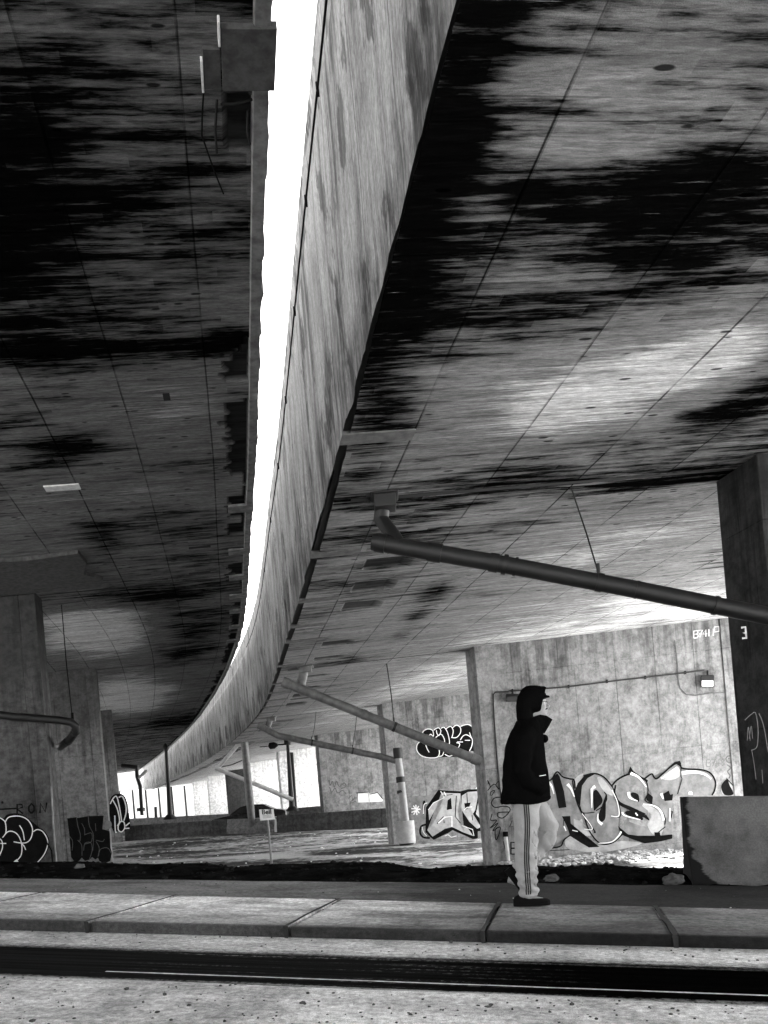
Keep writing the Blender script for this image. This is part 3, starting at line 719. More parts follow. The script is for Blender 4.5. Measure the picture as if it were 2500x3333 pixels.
def paint(name, side, idx, items, conv, mat, off, parent=None):
    """items: ('f', pts) filled, ('F', pts) filled with rounded outline, ('l', pts, width) stroke, ('L', pts, width) smooth stroke"""
    fr = wall_frame(side, idx); root = PIERS[(side, idx)][1]; bm = bmesh.new(); layer = 0
    for it in items:
        pts = it[1]
        if len(it) > 2 and 'black_spray' in name and not isinstance(it[2], tuple): it = (it[0], it[1], it[2] * 1.25)
        o_ = off + .00035 * layer; layer += 1
        if it[0] in 'fF':
            if it[0] == 'F': pts = smooth_pts(pts, 5, True)
            vs_ = [bm.verts.new(on_wall(*conv(*p), fr, o_)) for p in pts]
            try: f = bm.faces.new(vs_); bmesh.ops.triangulate(bm, faces=[f], ngon_method='EAR_CLIP')
            except Exception: pass
        else:
            if it[0] == 'L': pts = smooth_pts(pts, 6)
            wd = it[2]; N = len(pts); prev = None
            for i, p in enumerate(pts):
                a, b = pts[max(i - 1, 0)], pts[min(i + 1, N - 1)]; dx, dy = b[0] - a[0], b[1] - a[1]; l = math.hypot(dx, dy) or 1
                ww = wd if not isinstance(wd, tuple) else wd[0] + (wd[1] - wd[0]) * i / (N - 1)
                ex, ey = -dy / l * ww / 2, dx / l * ww / 2
                q = [bm.verts.new(on_wall(*conv(p[0] + ex * k, p[1] + ey * k), fr, o_)) for k in (1, -1)]
                if prev: bm.faces.new([prev[0], prev[1], q[1], q[0]])
                prev = q
    me = bpy.data.meshes.new(name); bm.normal_update()
    for f in bm.faces:
        if f.normal.dot(fr[1]) > 0: f.normal_flip()
    bm.to_mesh(me); bm.free()
    return link(name, me, mat, parent or root)
def cv(x0, y0, k): return lambda a, b: (x0 + a / k, y0 + b / k)

# --- the big grey HOSE piece on the second right pier
C = cv(1700, 2450, 2.212)
grey = [('f', [(170,200),(215,190),(250,150),(330,180),(365,215),(385,330),(430,440),(520,560),(470,550),(380,560),(345,590),(310,620),(280,680),(205,690),(215,560),(200,380)]),
        ('F', [(415,330),(425,250),(465,180),(530,160),(600,190),(650,260),(690,350),(700,450),(690,520),(715,570),(660,640),(570,655),(505,610),(460,520),(430,430)]),
        ('L', [(885,240),(850,200),(790,195),(735,230),(728,300),(780,355),(860,390),(930,430),(975,490),(960,550),(890,580),(800,560),(720,530)], (80, 96)),
        ('f', [(895,190),(940,170),(975,185),(1060,120),(1130,90),(1145,170),(1120,300),(1080,330),(1085,480),(1070,620),(1010,600),(1030,470),(960,390),(930,300),(900,250)]),
        ('f', [(1145,130),(1250,130),(1330,140),(1380,190),(1390,240),(1365,310),(1120,312)])]
paint('spray_fill', 1, 1, grey, C, M['inkgrey'], .003)
pale = [('F', [(370,480),(400,500),(430,480),(440,540),(500,560),(490,600),(420,590),(380,560)]), ('F', [(860,380),(930,390),(1000,440),(1020,520),(1000,590),(950,600),(900,520),(930,450)]),
        ('F', [(540,180),(580,190),(640,270),(650,310),(600,290),(560,240)]), ('F', [(990,180),(1060,135),(1120,105),(1135,170),(1060,200)]),
        ('F', [(310,620),(360,600),(450,650),(560,670),(700,640),(760,640),(860,655),(700,700),(500,720),(330,690)]), ('F',[(1435,235),(1470,190),(1500,230),(1560,280),(1600,305),(1450,305)]),
        ('F',[(380,190),(440,150),(420,200),(390,260)])]
paint('pale_spray_fill', 1, 1, pale, C, M['inklight'], .0052)
blk = [('f', [(213,190),(250,150),(268,170),(300,280),(318,395),(262,402),(240,290)]), ('L', [(150,165),(185,200),(213,190),(250,140),(290,175),(340,190),(372,200),(380,260)], 9), ('L', [(360,200),(385,330),(430,440),(520,565),(515,575)], 7),
       ('f', [(285,460),(345,458),(350,520),(385,590),(470,610),(555,680),(480,685),(420,650),(345,602),(320,530)]), ('l', [(300,470),(295,520),(318,565)], 4), ('L', [(345,595),(300,630),(275,675),(200,690),(170,700)], 8), ('l', [(170,708),(340,700)], 4),
       ('f', [(385,330),(375,280),(400,220),(450,165),(530,152),(470,185),(430,240),(412,330),(415,395)]), ('L', [(440,168),(520,152),(590,180),(650,250)], 9), ('L', [(415,390),(440,435),(520,430)], 5), ('F', [(510,290),(535,270),(575,330),(570,370),(540,390),(515,420),(520,350)]),
       ('F', [(600,300),(612,340),(585,380),(600,430),(595,480),(570,500),(548,470),(555,430),(575,385),(598,340)]), ('L', [(590,285),(608,320),(580,385),(530,420)], 6), ('L', [(440,435),(480,560),(560,655),(650,650),(720,590)], 8), ('l', [(640,460),(700,468)], 4), ('L', [(650,250),(690,350),(708,440),(700,468)], 5),
       ('L', [(645,240),(675,205),(720,175),(775,153)], 10), ('L', [(672,235),(665,300),(700,365),(780,405),(880,455)], (10, 34)), ('L', [(880,455),(915,488)], (30, 4)), ('f', [(760,150),(778,100),(800,135),(850,170),(905,200),(900,215),(850,185),(790,145)]),
       ('F', [(780,300),(800,288),(835,305),(840,355),(800,330)]), ('F', [(740,430),(780,420),(850,450),(870,485),(820,480),(760,455)]), ('L', [(850,175),(895,215),(905,290),(885,345),(940,375),(1000,420),(1030,480),(1025,520)], 6), ('f', [(890,320),(905,290),(925,330),(940,320),(935,370),(895,345)]),
       ('f', [(690,530),(760,590),(830,600),(930,625),(1000,620),(1060,600),(1080,590),(1080,620),(1000,640),(880,655),(780,620),(710,590)]), ('f', [(950,575),(990,575),(1000,620),(960,630)]), ('l', [(980,575),(1030,535)], 5),
       ('L', [(880,190),(930,155),(950,180),(975,185),(1060,110),(1130,70),(1145,110),(1200,120),(1290,125),(1355,150),(1390,210),(1385,270),(1365,308)], 9), ('f', [(1050,110),(1095,70),(1135,60),(1150,110),(1110,85)]), ('l', [(1143,90),(1142,170),(1150,190),(1118,300)], 5), ('f', [(1012,300),(1055,275),(1065,305),(1085,300),(1080,345),(1025,350)]), ('l', [(1058,420),(1080,425),(1072,470),(1060,470)], 6),
       ('L', [(1470,185),(1500,220),(1560,275),(1605,305)], 5), ('F', [(1433,240),(1475,190),(1490,230),(1520,300),(1455,305)]), ('l', [(1600,300),(1610,306)], 4)]
paint('black_spray_outline', 1, 1, blk, C, M['black'], .0075)
wh = [('L', [(190,220),(210,240),(228,300)], (22, 6)), ('L', [(325,228),(350,260),(375,320)], (24, 6)), ('L', [(300,530),(315,565)], 9), ('L', [(360,560),(400,570)], 6), ('L', [(500,300),(505,260),(525,245)], (8, 24)), ('L', [(500,260),(500,400)], (20, 5)), ('L', [(645,270),(685,360),(695,455),(640,458)], 6), ('L', [(545,440),(545,490),(575,518)], (6, 22)),
      ('L', [(545,655),(640,645),(690,605),(712,570)], (5, 14)), ('L', [(430,440),(505,548),(445,552)], 5), ('L', [(780,150),(840,180),(895,250)], (22, 7)), ('L', [(765,285),(775,325),(830,350)], (24, 5)), ('L', [(870,372),(950,385),(1000,430),(1018,490)], (6, 18)), ('L', [(720,430),(740,455),(850,485)], (14, 6)), ('L', [(815,435),(830,455)], 9), ('L', [(1000,295),(1015,335)], (22, 8)), ('L', [(1062,400),(1062,495)], (5, 14)),
      ('L', [(1148,150),(1230,140),(1310,155),(1360,190)], (26, 10)), ('L', [(1000,190),(1060,150),(1120,110)], (6, 22)), ('F', [(1200,285),(1222,285),(1225,302),(1198,302)])]
paint('white_spray_highlight', 1, 1, wh, C, M['white'], .0215)

# stroke lettering
GL = {'B': [[(0,0),(0,10),(5,10),(6,8),(5,5.5),(0,5.2),(5,5),(6.5,2.5),(5,0),(0,0)]], '7': [[(0,10),(6,10),(2,0)],[(1,5),(5,5)]], '4': [[(4.5,0),(4.5,10),(0,4),(6.5,4)]], '1': [[(2.5,0),(2.5,10)]], '8': [[(3,5.4),(.5,7.5),(3,10),(5.5,7.5),(3,5.4),(0,2.7),(3,0),(6,2.7),(3,5.4)]],
      'R': [[(0,0),(0,10),(5,9.5),(5.5,6.5),(0,5.2),(6,0)]], 'O': [[(3,0),(.3,3),(.3,7),(3,10),(5.7,7),(5.7,3),(3,0)]], 'N': [[(0,0),(.5,10),(5.5,1),(7,10.5)]], 'I': [[(0,5),(9,4.6)]], 'E': [[(5,10),(0,10),(0,0),(5,0)],[(0,5),(4,5)]], 'H': [[(0,0),(0,10)],[(4,0),(4,10)],[(0,5),(4,5)]]}
def letters(txt, x, y, k, adv, slope, wd, kind='l'):
    out_ = []
    for i, ch in enumerate(txt):
        for st_ in GL[ch]: out_.append((kind, [(x + adv * i + a * k, y + slope * (x + adv * i + a * k - x) - b * k) for a, b in st_], wd))
    return out_
paint('painted_number', 1, 1, letters('B7411', 2258, 2078, 2.3, 14.5, -.12, 4) + [('l', [(2325,2042),(2340,2040),(2340,2056),(2326,2058),(2325,2042)], 4)], cv(0, 0, 1), M['chalk'], .003)
paint('faded_number', 1, 1, letters('B748', 2300, 2496, 2.2, 15, -.05, 2.2), cv(0, 0, 1), M['pvc'], .003)
doodle = [('L', [(2374+11*math.cos(a/2), 2472+11*math.sin(a/2)) for a in range(14)], 3), ('L', [(2366,2490),(2378,2500),(2368,2512),(2376,2525),(2372,2535)], 4), ('l', [(2370,2470),(2374,2470)], 4), ('l', [(2379,2472),(2383,2472)], 4)]
paint('chalk_doodle', 1, 1, doodle, cv(0, 0, 1), M['dimline'], .003)
C2 = cv(1300, 2300, 2.37)
paint('spray_tag', 1, 1, [('L', [(690,600),(680,570),(700,620),(680,650),(730,600),(770,640),(765,580),(745,610),(775,640)], 7), ('L', [(700,690),(705,660),(735,650),(710,690)], 6),
      ('L', [(780,700),(730,710),(710,750),(740,780),(800,770),(845,780),(850,810),(800,860),(760,850),(765,820),(850,815)], 8), ('L', [(715,830),(705,880),(750,880),(700,940),(760,900),(720,960),(775,930),(770,980),(745,1030),(740,950),(775,930)], 7),
      ('l', [(800,1040),(815,1100)], 5)] + letters('E', 860, 1140, 9, 60, 0, 12) + [('l', [(870,880),(850,930),(875,930)], 6)], C2, M['black'], .0565)

# --- third right pier: pale sharp piece and the bubble throw-up
bgd = [('F', [(95,700),(200,690),(300,680),(330,720),(240,780),(200,860),(220,960),(160,930),(110,850),(95,780)]), ('f', [(560,960),(660,900),(665,990),(600,1000)])]
paint('spray_background', 1, 2, bgd, C2, M['inkgrey'], .003)
paint('black_spray_outline', 1, 2, [('f', [(215,900),(205,780),(250,730),(325,700),(300,645),(360,650),(470,655),(530,640),(660,640),(660,880),(640,960),(605,965),(605,1015),(580,1030),(490,990),(410,955),(380,975),(350,965),(265,1030),(245,1015),(200,970)]),
      ('L', [(215,910),(170,925),(160,975),(185,1010),(235,1015)], 12), ('F', [(180,740),(200,735),(190,820),(182,830)])], C2, M['black'], .005)
paint('pale_spray_fill', 1, 2, [('f', [(230,880),(222,800),(262,745),(345,705),(325,665),(360,668),(470,672),(450,800),(465,900),(520,930),(570,1000),(500,975),(405,930),(350,945),(255,1005),(215,955),(260,900),(300,830),(330,770),(275,800)]),
      ('f', [(480,690),(530,660),(612,655),(585,800),(560,840),(630,930),(600,945),(540,890),(480,800)]), ('f', [(625,655),(660,655),(660,850),(625,870),(590,830)])], C2, M['inklight'], .0065)
paint('black_spray_outline', 1, 2, [('f', [(372,725),(398,705),(405,792),(365,800)]), ('f', [(500,748),(550,742),(540,775),(510,800)]), ('l', [(290,905),(340,850),(345,900)], 6), ('l', [(330,690),(410,680)], 4), ('l', [(520,670),(525,760)], 5), ('l', [(440,690),(430,850),(470,900)], 5), ('l',[(565,880),(560,840)],5)], C2, M['black'], .0105)
paint('white_spray_highlight', 1, 2, [('l', [(222,800),(262,745),(345,705),(318,655)], 5), ('l', [(345,660),(360,690)], 6), ('l', [(300,900),(350,855),(405,850),(405,930)], 9), ('L', [(185,830),(190,760),(215,745)], 6), ('l', [(350,1000),(375,990),(400,1010),(440,1000)], 6), ('l', [(480,920),(565,950),(575,1000)], 5), ('l', [(500,800),(520,780),(560,775)], 5), ('l', [(630,680),(620,830)], 5), ('l', [(590,635),(600,625),(650,615)], 6), ('L', [(175,930),(185,970),(210,1000)], 5)]
      + [('l', [(125 + 38*math.cos(a), 795 + 45*math.sin(a)), (125 - 35*math.cos(a+.3), 800 - 40*math.sin(a+.3))], 9) for a in (0, .7, 1.3, 2, 2.6)], C2, M['white'], .0145)
thr = [('F', [(135,330),(145,280),(175,250),(180,200),(220,175),(262,185),(300,165),(345,165),(385,155),(430,150),(480,152),(530,143),(580,180),(595,250),(605,300),(600,350),(540,345),(470,390),(380,385),(300,390),(235,398),(165,370)])]
paint('black_spray_fill', 1, 2, thr, C2, M['black'], .003)
arcs = [[(180,260),(140,290),(135,340),(175,385),(250,398),(300,385),(305,330),(260,280)], [(185,255),(180,200),(215,175),(255,185),(262,230),(240,215),(225,240)], [(262,185),(300,165),(320,190),(305,225),(290,210),(285,185)], [(280,240),(320,215),(345,250),(350,290)], [(320,170),(345,162),(370,200),(385,260),(385,290)], [(355,175),(395,155),(415,190),(405,240)], [(410,165),(440,145),(470,165),(470,205),(440,240),(400,240)], [(470,155),(530,140),(575,175),(590,230),(580,290)], [(470,260),(490,230),(520,220),(560,250),(560,300),(540,345)], [(540,200),(555,245)], [(300,385),(330,380),(345,340)], [(350,370),(385,385),(420,370)], [(200,290),(215,330),(230,355)], [(440,280),(465,290),(455,320)], [(430,380),(480,395)], [(250,265),(262,280)], [(505,262),(545,262)], [(445,275),(490,275)]]
paint('white_spray_outline', 1, 2, [('L', a_, 6) for a_ in arcs], C2, M['white'], .0045)
paint('spray_tag', 1, 2, [('L', [(20,280),(60,300),(90,280),(60,320),(100,310)], 4), ('L', [(170,480),(200,460),(210,490),(180,500),(240,480)], 4), ('L', [(80,540),(90,520)], 5), ('L', [(260,545),(290,535)], 5)], C2, M['inkgrey'], .003)
# fourth right pier
C4 = cv(800, 1950, 1.843)
paint('spray_tag', 1, 3, [('L', [(485,1110),(500,1090),(505,1120),(520,1095),(530,1130),(545,1095),(560,1125),(590,1105),(600,1125),(570,1140)], 5), ('L', [(480,1150),(500,1130),(515,1160),(535,1135),(550,1165),(580,1150),(600,1170)], 5), ('L', [(615,1200),(635,1180),(640,1210),(655,1190),(625,1225),(660,1215)], 4)], C4, M['dimline'], .003)
paint('pale_spray_fill', 1, 3, [('f', [(668,1165),(735,1160),(745,1175),(790,1165),(820,1200),(820,1215),(735,1220),(668,1222)])], C4, M['white'], .003)
paint('black_spray_outline', 1, 3, [('l', [(662,1165),(735,1160)], 4), ('l', [(745,1172),(790,1163),(820,1200)], 4), ('l', [(670,1165),(672,1222)], 3), ('l', [(738,1170),(740,1218)], 3)], C4, M['black'], .005)
# nearest right pier: grey line graffiti and painted 3
C5 = cv(2100, 1500, 1.58)
paint('grey_line_graffiti', 1, 0, [('L', [(512,1335),(545,1305),(568,1300),(580,1380),(575,1470),(545,1490)], 5), ('L', [(585,1300),(605,1350),(620,1420),(632,1500)], 5), ('l', [(548,1490),(560,1560),(570,1640)], 4), ('L', [(525,1440),(530,1370),(540,1440)], 4), ('L', [(535,1430),(545,1365),(552,1430)], 4), ('l', [(600,1590),(605,1660)], 4)], C5, M['dimline'], .056)
paint('painted_number', 1, 0, [('l', [(493,860),(515,856),(518,885),(505,886),(518,888),(520,912),(498,914)], 11)], C5, M['chalk'], .056)

# --- left piers
C6 = cv(0, 2550, 2.37)
paint('black_spray_fill', -1, 0, [('F', [(-140,560),(-120,330),(-60,260),(20,275),(60,240),(150,235),(225,280),(262,350),(320,350),(375,420),(375,490),(340,570),(250,640),(100,650),(-60,650)])], C6, M['black'], 0.0080)
arcs = [[(-90,300),(-30,262),(20,280),(42,310),(45,380),(20,420)], [(40,300),(70,262),(150,255),(215,285),(250,350),(240,420),(210,455),(165,462),(105,452)], [(20,420),(60,375),(105,375),(145,410),(168,480),(160,560),(110,610),(70,620)], [(150,325),(175,370),(188,440)], [(255,375),(290,358),(335,380),(368,450),(350,530),(300,600),(240,640)], [(165,465),(185,485),(198,515)], [(-10,420),(15,450),(18,500),(-5,560)], [(0,465),(48,465)], [(-60,380),(-90,450),(-60,540),(-80,620)]]
paint('white_spray_outline', -1, 0, [('L', a_, 7.5) for a_ in arcs] + [('f', [(105,605),(130,585),(155,630),(110,625)])], C6, M['white'], 0.0095)
paint('spray_tag', -1, 0, letters('RON', 132, 238, 7.5, 88, -.04, 13) + [('l', [(-60,205),(125,195)], 12), ('l', [(15,140),(20,158)], 18), ('l',[(-140,190),(-80,190)],12)], C6, M['black'], 0.0080)
paint('black_spray_fill', -1, 1, [('f', [(518,272),(590,262),(595,268),(680,255),(800,250),(795,300),(790,355),(845,370),(852,490),(862,540),(850,600),(805,622),(765,600),(755,575),(735,590),(710,570),(690,590),(655,600),(630,575),(610,600),(575,608),(548,570),(535,400)])], C6, M['black'], 0.0080)
paint('grey_line', -1, 1, [('L', a_, 4) for a_ in [[(590,265),(600,330),(620,400),(615,450)], [(680,258),(690,330),(720,400),(715,520)], [(630,310),(650,350),(655,400)], [(650,400),(705,385),(705,450),(655,470)], [(645,520),(655,465),(700,460),(710,520),(690,585)], [(735,310),(740,370)], [(535,410),(560,450),(555,520)], [(600,440),(630,480),(632,560)], [(740,440),(790,450),(805,430)], [(760,560),(775,510),(830,500),(858,540)], [(740,450),(765,500),(755,570)]]], C6, M['dimline'], 0.0100)
paint('faded_blob', -1, 1, [('F', [(805,320),(820,292),(850,292),(862,320),(850,350),(815,352)])], C6, M['inkgrey'], 0.0080)
paint('black_spray_fill', -1, 2, [('F', [(845,150),(870,95),(920,82),(960,100),(985,170),(1000,280),(1003,350),(960,365),(935,380),(900,370),(880,380),(850,300)])], C6, M['black'], 0.0080)
paint('white_spray_outline', -1, 2, [('L', a_, 9) for a_ in [[(850,160),(875,115),(900,105),(920,180),(938,290)], [(915,110),(945,105),(970,170),(972,230),(955,290)], [(870,130),(905,200),(922,290),(905,330)], [(930,295),(912,330),(915,365),(940,375),(962,345),(955,300),(930,295)], [(965,350),(998,348)], [(970,330),(1000,305)], [(985,160),(992,230)], [(885,250),(890,370),(900,378)]]], C6, M['white'], 0.0095)

# ------------------------------------------------------------------ drain pipes
def ring(mb, a, b, r, t=.5, n=16, ln=.06):
    a, b = Vector(a), Vector(b); d = (b - a).normalized(); c = a.lerp(b, t); mb.tube([c - d * ln / 2, c + d * ln / 2], r, n)
def pipe_thing(label, pts, r, mat, drop=None, couplings=(), hang=(), cap=False, rest=None, mats='rust'):
    root = empty('drain_pipe', pts[0]); tag(root, label, 'drain pipe', 'drain pipes slung under the overpass decks')
    mb = MB(); mb.tube(pts, r, 18); mb.build('pipe', mat, root, smooth=True)
    if drop:
        mb = MB(); mb.tube(drop, r * .95, 16); mb.build('inlet_elbow', mat, root, smooth=True)
        mb = MB(); d0 = Vector(drop[0]); mb.box(d0 - Vector((0, 0, .01)), r * 3.4, r * 3.4, .03); mb.box(d0 - Vector((0, 0, .09)), r * 2.6, r * 2.6, .16); mb.build('inlet_box', mat, root, bevel=.01)
    L = [0]
    for a, b in zip(pts, pts[1:]): L.append(L[-1] + (Vector(b) - Vector(a)).length)
    def along(f):
        x = f * L[-1]
        for i in range(len(pts) - 1):
            if x <= L[i + 1] + 1e-9:
                k = (x - L[i]) / (L[i + 1] - L[i]); return Vector(pts[i]).lerp(Vector(pts[i + 1]), k), (Vector(pts[i + 1]) - Vector(pts[i])).normalized()
    for f, ln, k in couplings:
        p, d = along(f); mb = MB(); mb.tube([p - d * ln / 2, p + d * ln / 2], r * k, 18); mb.build('coupling', mat, root, smooth=True)
    for f, top in hang:
        p, d = along(f); mb = MB(); tp = Vector(top); br = Vector((tp.x, tp.y, tp.z)).lerp(p, .55)
        mb.tube([tp, tp.lerp(p, .5) + Vector((.02, 0, 0)), p + Vector((0, 0, r))], .009 if p.y < 15 else .014, 6); mb.tube([p - d * .035, p + d * .035], r * 1.1, 18)
        mb.tube([p + Vector((0, 0, r)), p + Vector((0, 0, r + .12))], .022, 8)
        mb.build('hanger', M['rust'], root, smooth=True)
    return root
def soff(s, w_, side=1): return pt(s, w_, side, sz(w_, side))
# 1: nearest, dark
a = at(1212, 1765, 9.75); b = at(1620, 1835, 9.6); c = at(2060, 1918, 9.45); d = at(2620, 2030, 9.3)
e = a.lerp(b, .22)
pipe_thing('thick dark iron drain pipe crossing in front of the nearest right pier', [a, b, c, d], .098, M['rust'],
           [soff(9.85, .74), at(1240, 1690, 9.95), at(1275, 1740, 9.8), e], [(.02, .12, 1.12), (.15, .16, 1.12), (.29, .1, 1.12), (.315, .05, 1.2), (.34, .03, 1.12), (.62, .03, 1.06), (.8, .04, 1.1)],
           [(.535, soff(10.2, 3.25))])
# little lip plate on the pipe
a = at(925, 2222, 21.6); b = at(1565, 2480, 22.1)
pipe_thing('long grey drain pipe sloping down to the graffiti pier beside the walker', [a, b], .125, M['pvc'], [soff(22.0, .78), at(980, 2230, 21.9), at(988, 2255, 21.85), a.lerp(b, .08)],
           [(.01, .2, 1.12), (.15, .1, 1.1), (.4, .1, 1.1), (.72, .12, 1.12), (.97, .2, 1.15)], [(.555, soff(23.2, 3.2))])
a = at(842, 2362, 33.4); b = at(905, 2396, 33.6); c = at(1237, 2463, 33.9); d = at(1298, 2480, 33.75)
pipe_thing('thinner drain pipe with a bend, slung under the deck to the third right pier', [a, a.lerp(b, .7), b, c, d], .13, M['pvc'], [soff(34.1, .75), at(872, 2365, 33.6), at(882, 2390, 33.6)],
           [(.02, .3, 1.15), (.45, .12, 1.1), (.72, .12, 1.1), (.87, .14, 1.12)], [(.385, soff(34.0, 2.6)), (.67, soff(33.8, 4.3))])
root = empty('downpipe', at(1330, 2757, 33.6)); tag(root, 'pale vertical downpipe with a concrete collar at the foot of the third right pier', 'downpipe')
mb = MB(); mb.tube([at(1290, 2436, 33.75), at(1303, 2520, 33.7), at(1330, 2760, 33.6)], [.15, .15, .15], 16); mb.build('pipe', plain('white_pipe', .26, .5, var=.15), root, smooth=True)
for p, q_ in (((1293, 2436), (1296, 2470)), ((1303, 2530), (1305, 2548)), ((1306, 2575), (1307, 2583))):
    mb = MB(); mb.tube([at(*p, 33.72), at(*q_, 33.7)], .185, 16); mb.build('clamp', M['rust'], root, smooth=True)
mb = MB(); mb.tube([at(1318, 2673, 33.5), at(1324, 2744, 33.5)], .37, 28); mb.build('concrete_collar', plain('collar_concrete', .33, .8, var=.15), root, smooth=True)
mb = MB(); mb.tube([at(1323, 2745, 33.55), at(1324, 2752, 33.55)], .30, 20); mb.build('collar_foot', M['rust'], root, smooth=True)
# 4: pale pipe far off
a = at(700, 2500, 46.8); b = at(952, 2603, 48.0)
pipe_thing('pale far drain pipe sloping down to the lamp pole beyond the sign', [a, b], .12, M['steelpale'], [soff(47.2, .75), at(712, 2497, 46.9), a.lerp(b, .05)], [(.02, .2, 1.15), (.79, .5, 1.12), (.84, .12, 1.3)], [])
# left near pier pipe
fr = frame(22.35)
a = on_wall(-160, 2305, wall_frame(-1, 0), .25); b = on_wall(40, 2333, wall_frame(-1, 0), .25); c = on_wall(195, 2345, wall_frame(-1, 0), .25); d = on_wall(232, 2352, wall_frame(-1, 0), .25); e = at(246, 2380, d.y + .1); f = at(228, 2408, d.y + .5); g_ = at(195, 2432, d.y + 1.1)
pipe_thing('dark drain pipe curling round the corner of the near left pier', [a, b, c, d, d.lerp(e, .5) + Vector((.06, 0, 0)), e, f, g_], .10, M['rust'], None, [(.72, .1, 1.12), (.86, .08, 1.15)], [])
root = empty('hanger_rod', at(200, 1970, 22.0)); tag(root, 'thin iron rod hanging from the left deck beside the near left pier', 'rod')
mb = MB(); mb.tube([at(200, 1968, 22.6), at(215, 2150, 22), at(235, 2335, 21.5)], .013, 6); mb.build('rod', M['black'], root)
mb = MB(); mb.tube([at(235, 2322, 21.5), at(237, 2350, 21.45)], .035, 8); mb.build('shackle', M['black'], root)
# far left pipe with branches
a = at(396, 2492, 60); b = at(442, 2498, 60); c = at(446, 2530, 60); d = at(456, 2560, 60); e = at(462, 2655, 60)
root = empty('drain_pipe', e); tag(root, 'far dark vertical drain pipe with elbow beside the fourth left pier', 'drain pipe', 'drain pipes slung under the overpass decks')
mb = MB(); mb.tube([a, b], .16, 10); mb.build('pipe', M['rust'], root, smooth=True)
mb = MB(); mb.tube([at(444, 2492, 60), c, d, e], [.14, .14, .14, .13], 10); mb.build('downpipe', M['rust'], root, smooth=True)
mb = MB(); mb.tube([at(449, 2535, 60), at(470, 2516, 60), at(476, 2508, 60)], .12, 10); mb.build('inlet_elbow', M['steelpale'], root, smooth=True)
mb = MB(); mb.tube([at(458, 2630, 60), at(459, 2642, 60)], .3, 10); mb.build('coupling', M['rust'], root, smooth=True)
# conduit up the near left pier
def wp(side, idx, x, y, off): return on_wall(x, y, wall_frame(side, idx), off)
root = empty('conduit', wp(-1, 0, 172, 2800, .03)); tag(root, 'thin conduit running down the near left pier past the RON tag', 'conduit')
mb = MB(); mb.tube([wp(-1, 0, x, y, .09) for x, y in ((167, 2560), (173, 2680), (178, 2750), (186, 2830))], .022, 8); mb.build('pipe', M['steel'], root, smooth=True)
mb = MB(); mb.tube([wp(-1, 0, x, y, .05) for x, y in ((150, 2740), (168, 2770), (172, 2830))], .018, 8); mb.build('cable', M['black'], root, smooth=True)

# lamps and wiring on the big graffiti pier
def wall_lamp(px, py, wpx, hpx, label, lens='white'):
    root = empty('wall_lamp', wp(1, 1, px, py, 0)); tag(root, label, 'wall lamp', 'box lamps on the graffiti pier')
    P = lambda x, y, o: wp(1, 1, x, y, o)
    mb = MB(); w2, h2 = wpx / 2, hpx / 2; o0, o1 = .005, .28
    prof = [(o0, -h2), (o1 * .8, -h2 * .95), (o1, -h2 * .2), (o1 * .85, h2), (o0, h2)]
    A = [P(px - w2, py + h, o) for o, h in prof]; B = [P(px + w2, py + h, o) for o, h in prof]
    mb.face(A); mb.face(B[::-1])
    for k in range(5): mb.face([A[k], B[k], B[(k+1) % 5], A[(k+1) % 5]])
    mb.build('housing', M['rust'], root, bevel=.01)
    mb = MB(); mb.face([P(px - w2 * .85, py - h2 * .1, o1 + .006), P(px + w2 * .85, py - h2 * .1, o1 + .006), P(px + w2 * .85, py + h2 * .85, o1 * .88 + .006), P(px - w2 * .85, py + h2 * .85, o1 * .88 + .006)]); mb.build('lens', M[lens], root)
    mb = MB(); mb.tube([P(px, py - h2 - 14, .04), P(px, py - h2, .1)], .03, 8); mb.build('bracket', M['rust'], root)
wall_lamp(2303, 2218, 44, 40, 'box lamp under the white painted number, upper right of the HOSE wall')
wall_lamp(1668, 2272, 42, 26, 'small box lamp behind the hood of the walker', 'rust')
root = empty('conduit', wp(1, 1, 1600, 2252, .02)); tag(root, 'thin conduit between the two box lamps on the graffiti pier', 'conduit')
mb = MB(); mb.tube([wp(1, 1, x, y, .05 + .0 * x) for x, y in ((1655, 2250), (1720, 2247), (1850, 2236), (2000, 2217), (2150, 2200), (2230, 2190), (2292, 2182))], .022, 8); mb.build('pipe', M['rust'], root, smooth=True)
mb = MB(); mb.tube([wp(1, 1, x, y, .08) for x, y in ((1655, 2252), (1612, 2254), (1605, 2262), (1606, 2300), (1612, 2400), (1622, 2520), (1634, 2620))], .02, 8); mb.build('pipe', M['rust'], root, smooth=True)
mb = MB()
for x, y in ((1720, 2247), (1850, 2236), (1975, 2219), (2100, 2206), (2230, 2190)): mb.box(wp(1, 1, x, y, .05), .05, .05, .1)
o = mb.build('pipe_clips', M['rust'], root)
mb = MB(); mb.tube([wp(1, 1, x, y, .03) for x, y in ((2196, 2085), (2204, 2150), (2207, 2210), (2213, 2240), (2232, 2260), (2262, 2264), (2320, 2256), (2410, 2253))], .014, 8); mb.build('cable', M['dimline'], root, smooth=True)
root = empty('stub_pipe', wp(1, 1, 1652, 2800, .1)); tag(root, 'short capped pale pipe standing at the pier corner left of the walker', 'pipe')
mb = MB(); mb.tube([wp(1, 1, 1646, 2722, .14), wp(1, 1, 1656, 2812, .14)], .05, 10); mb.build('pipe', M['steelpale'], root, smooth=True)
mb = MB(); mb.tube([wp(1, 1, 1645, 2708, .14), wp(1, 1, 1646, 2724, .14)], .075, 10); mb.build('cap', M['black'], root, smooth=True)

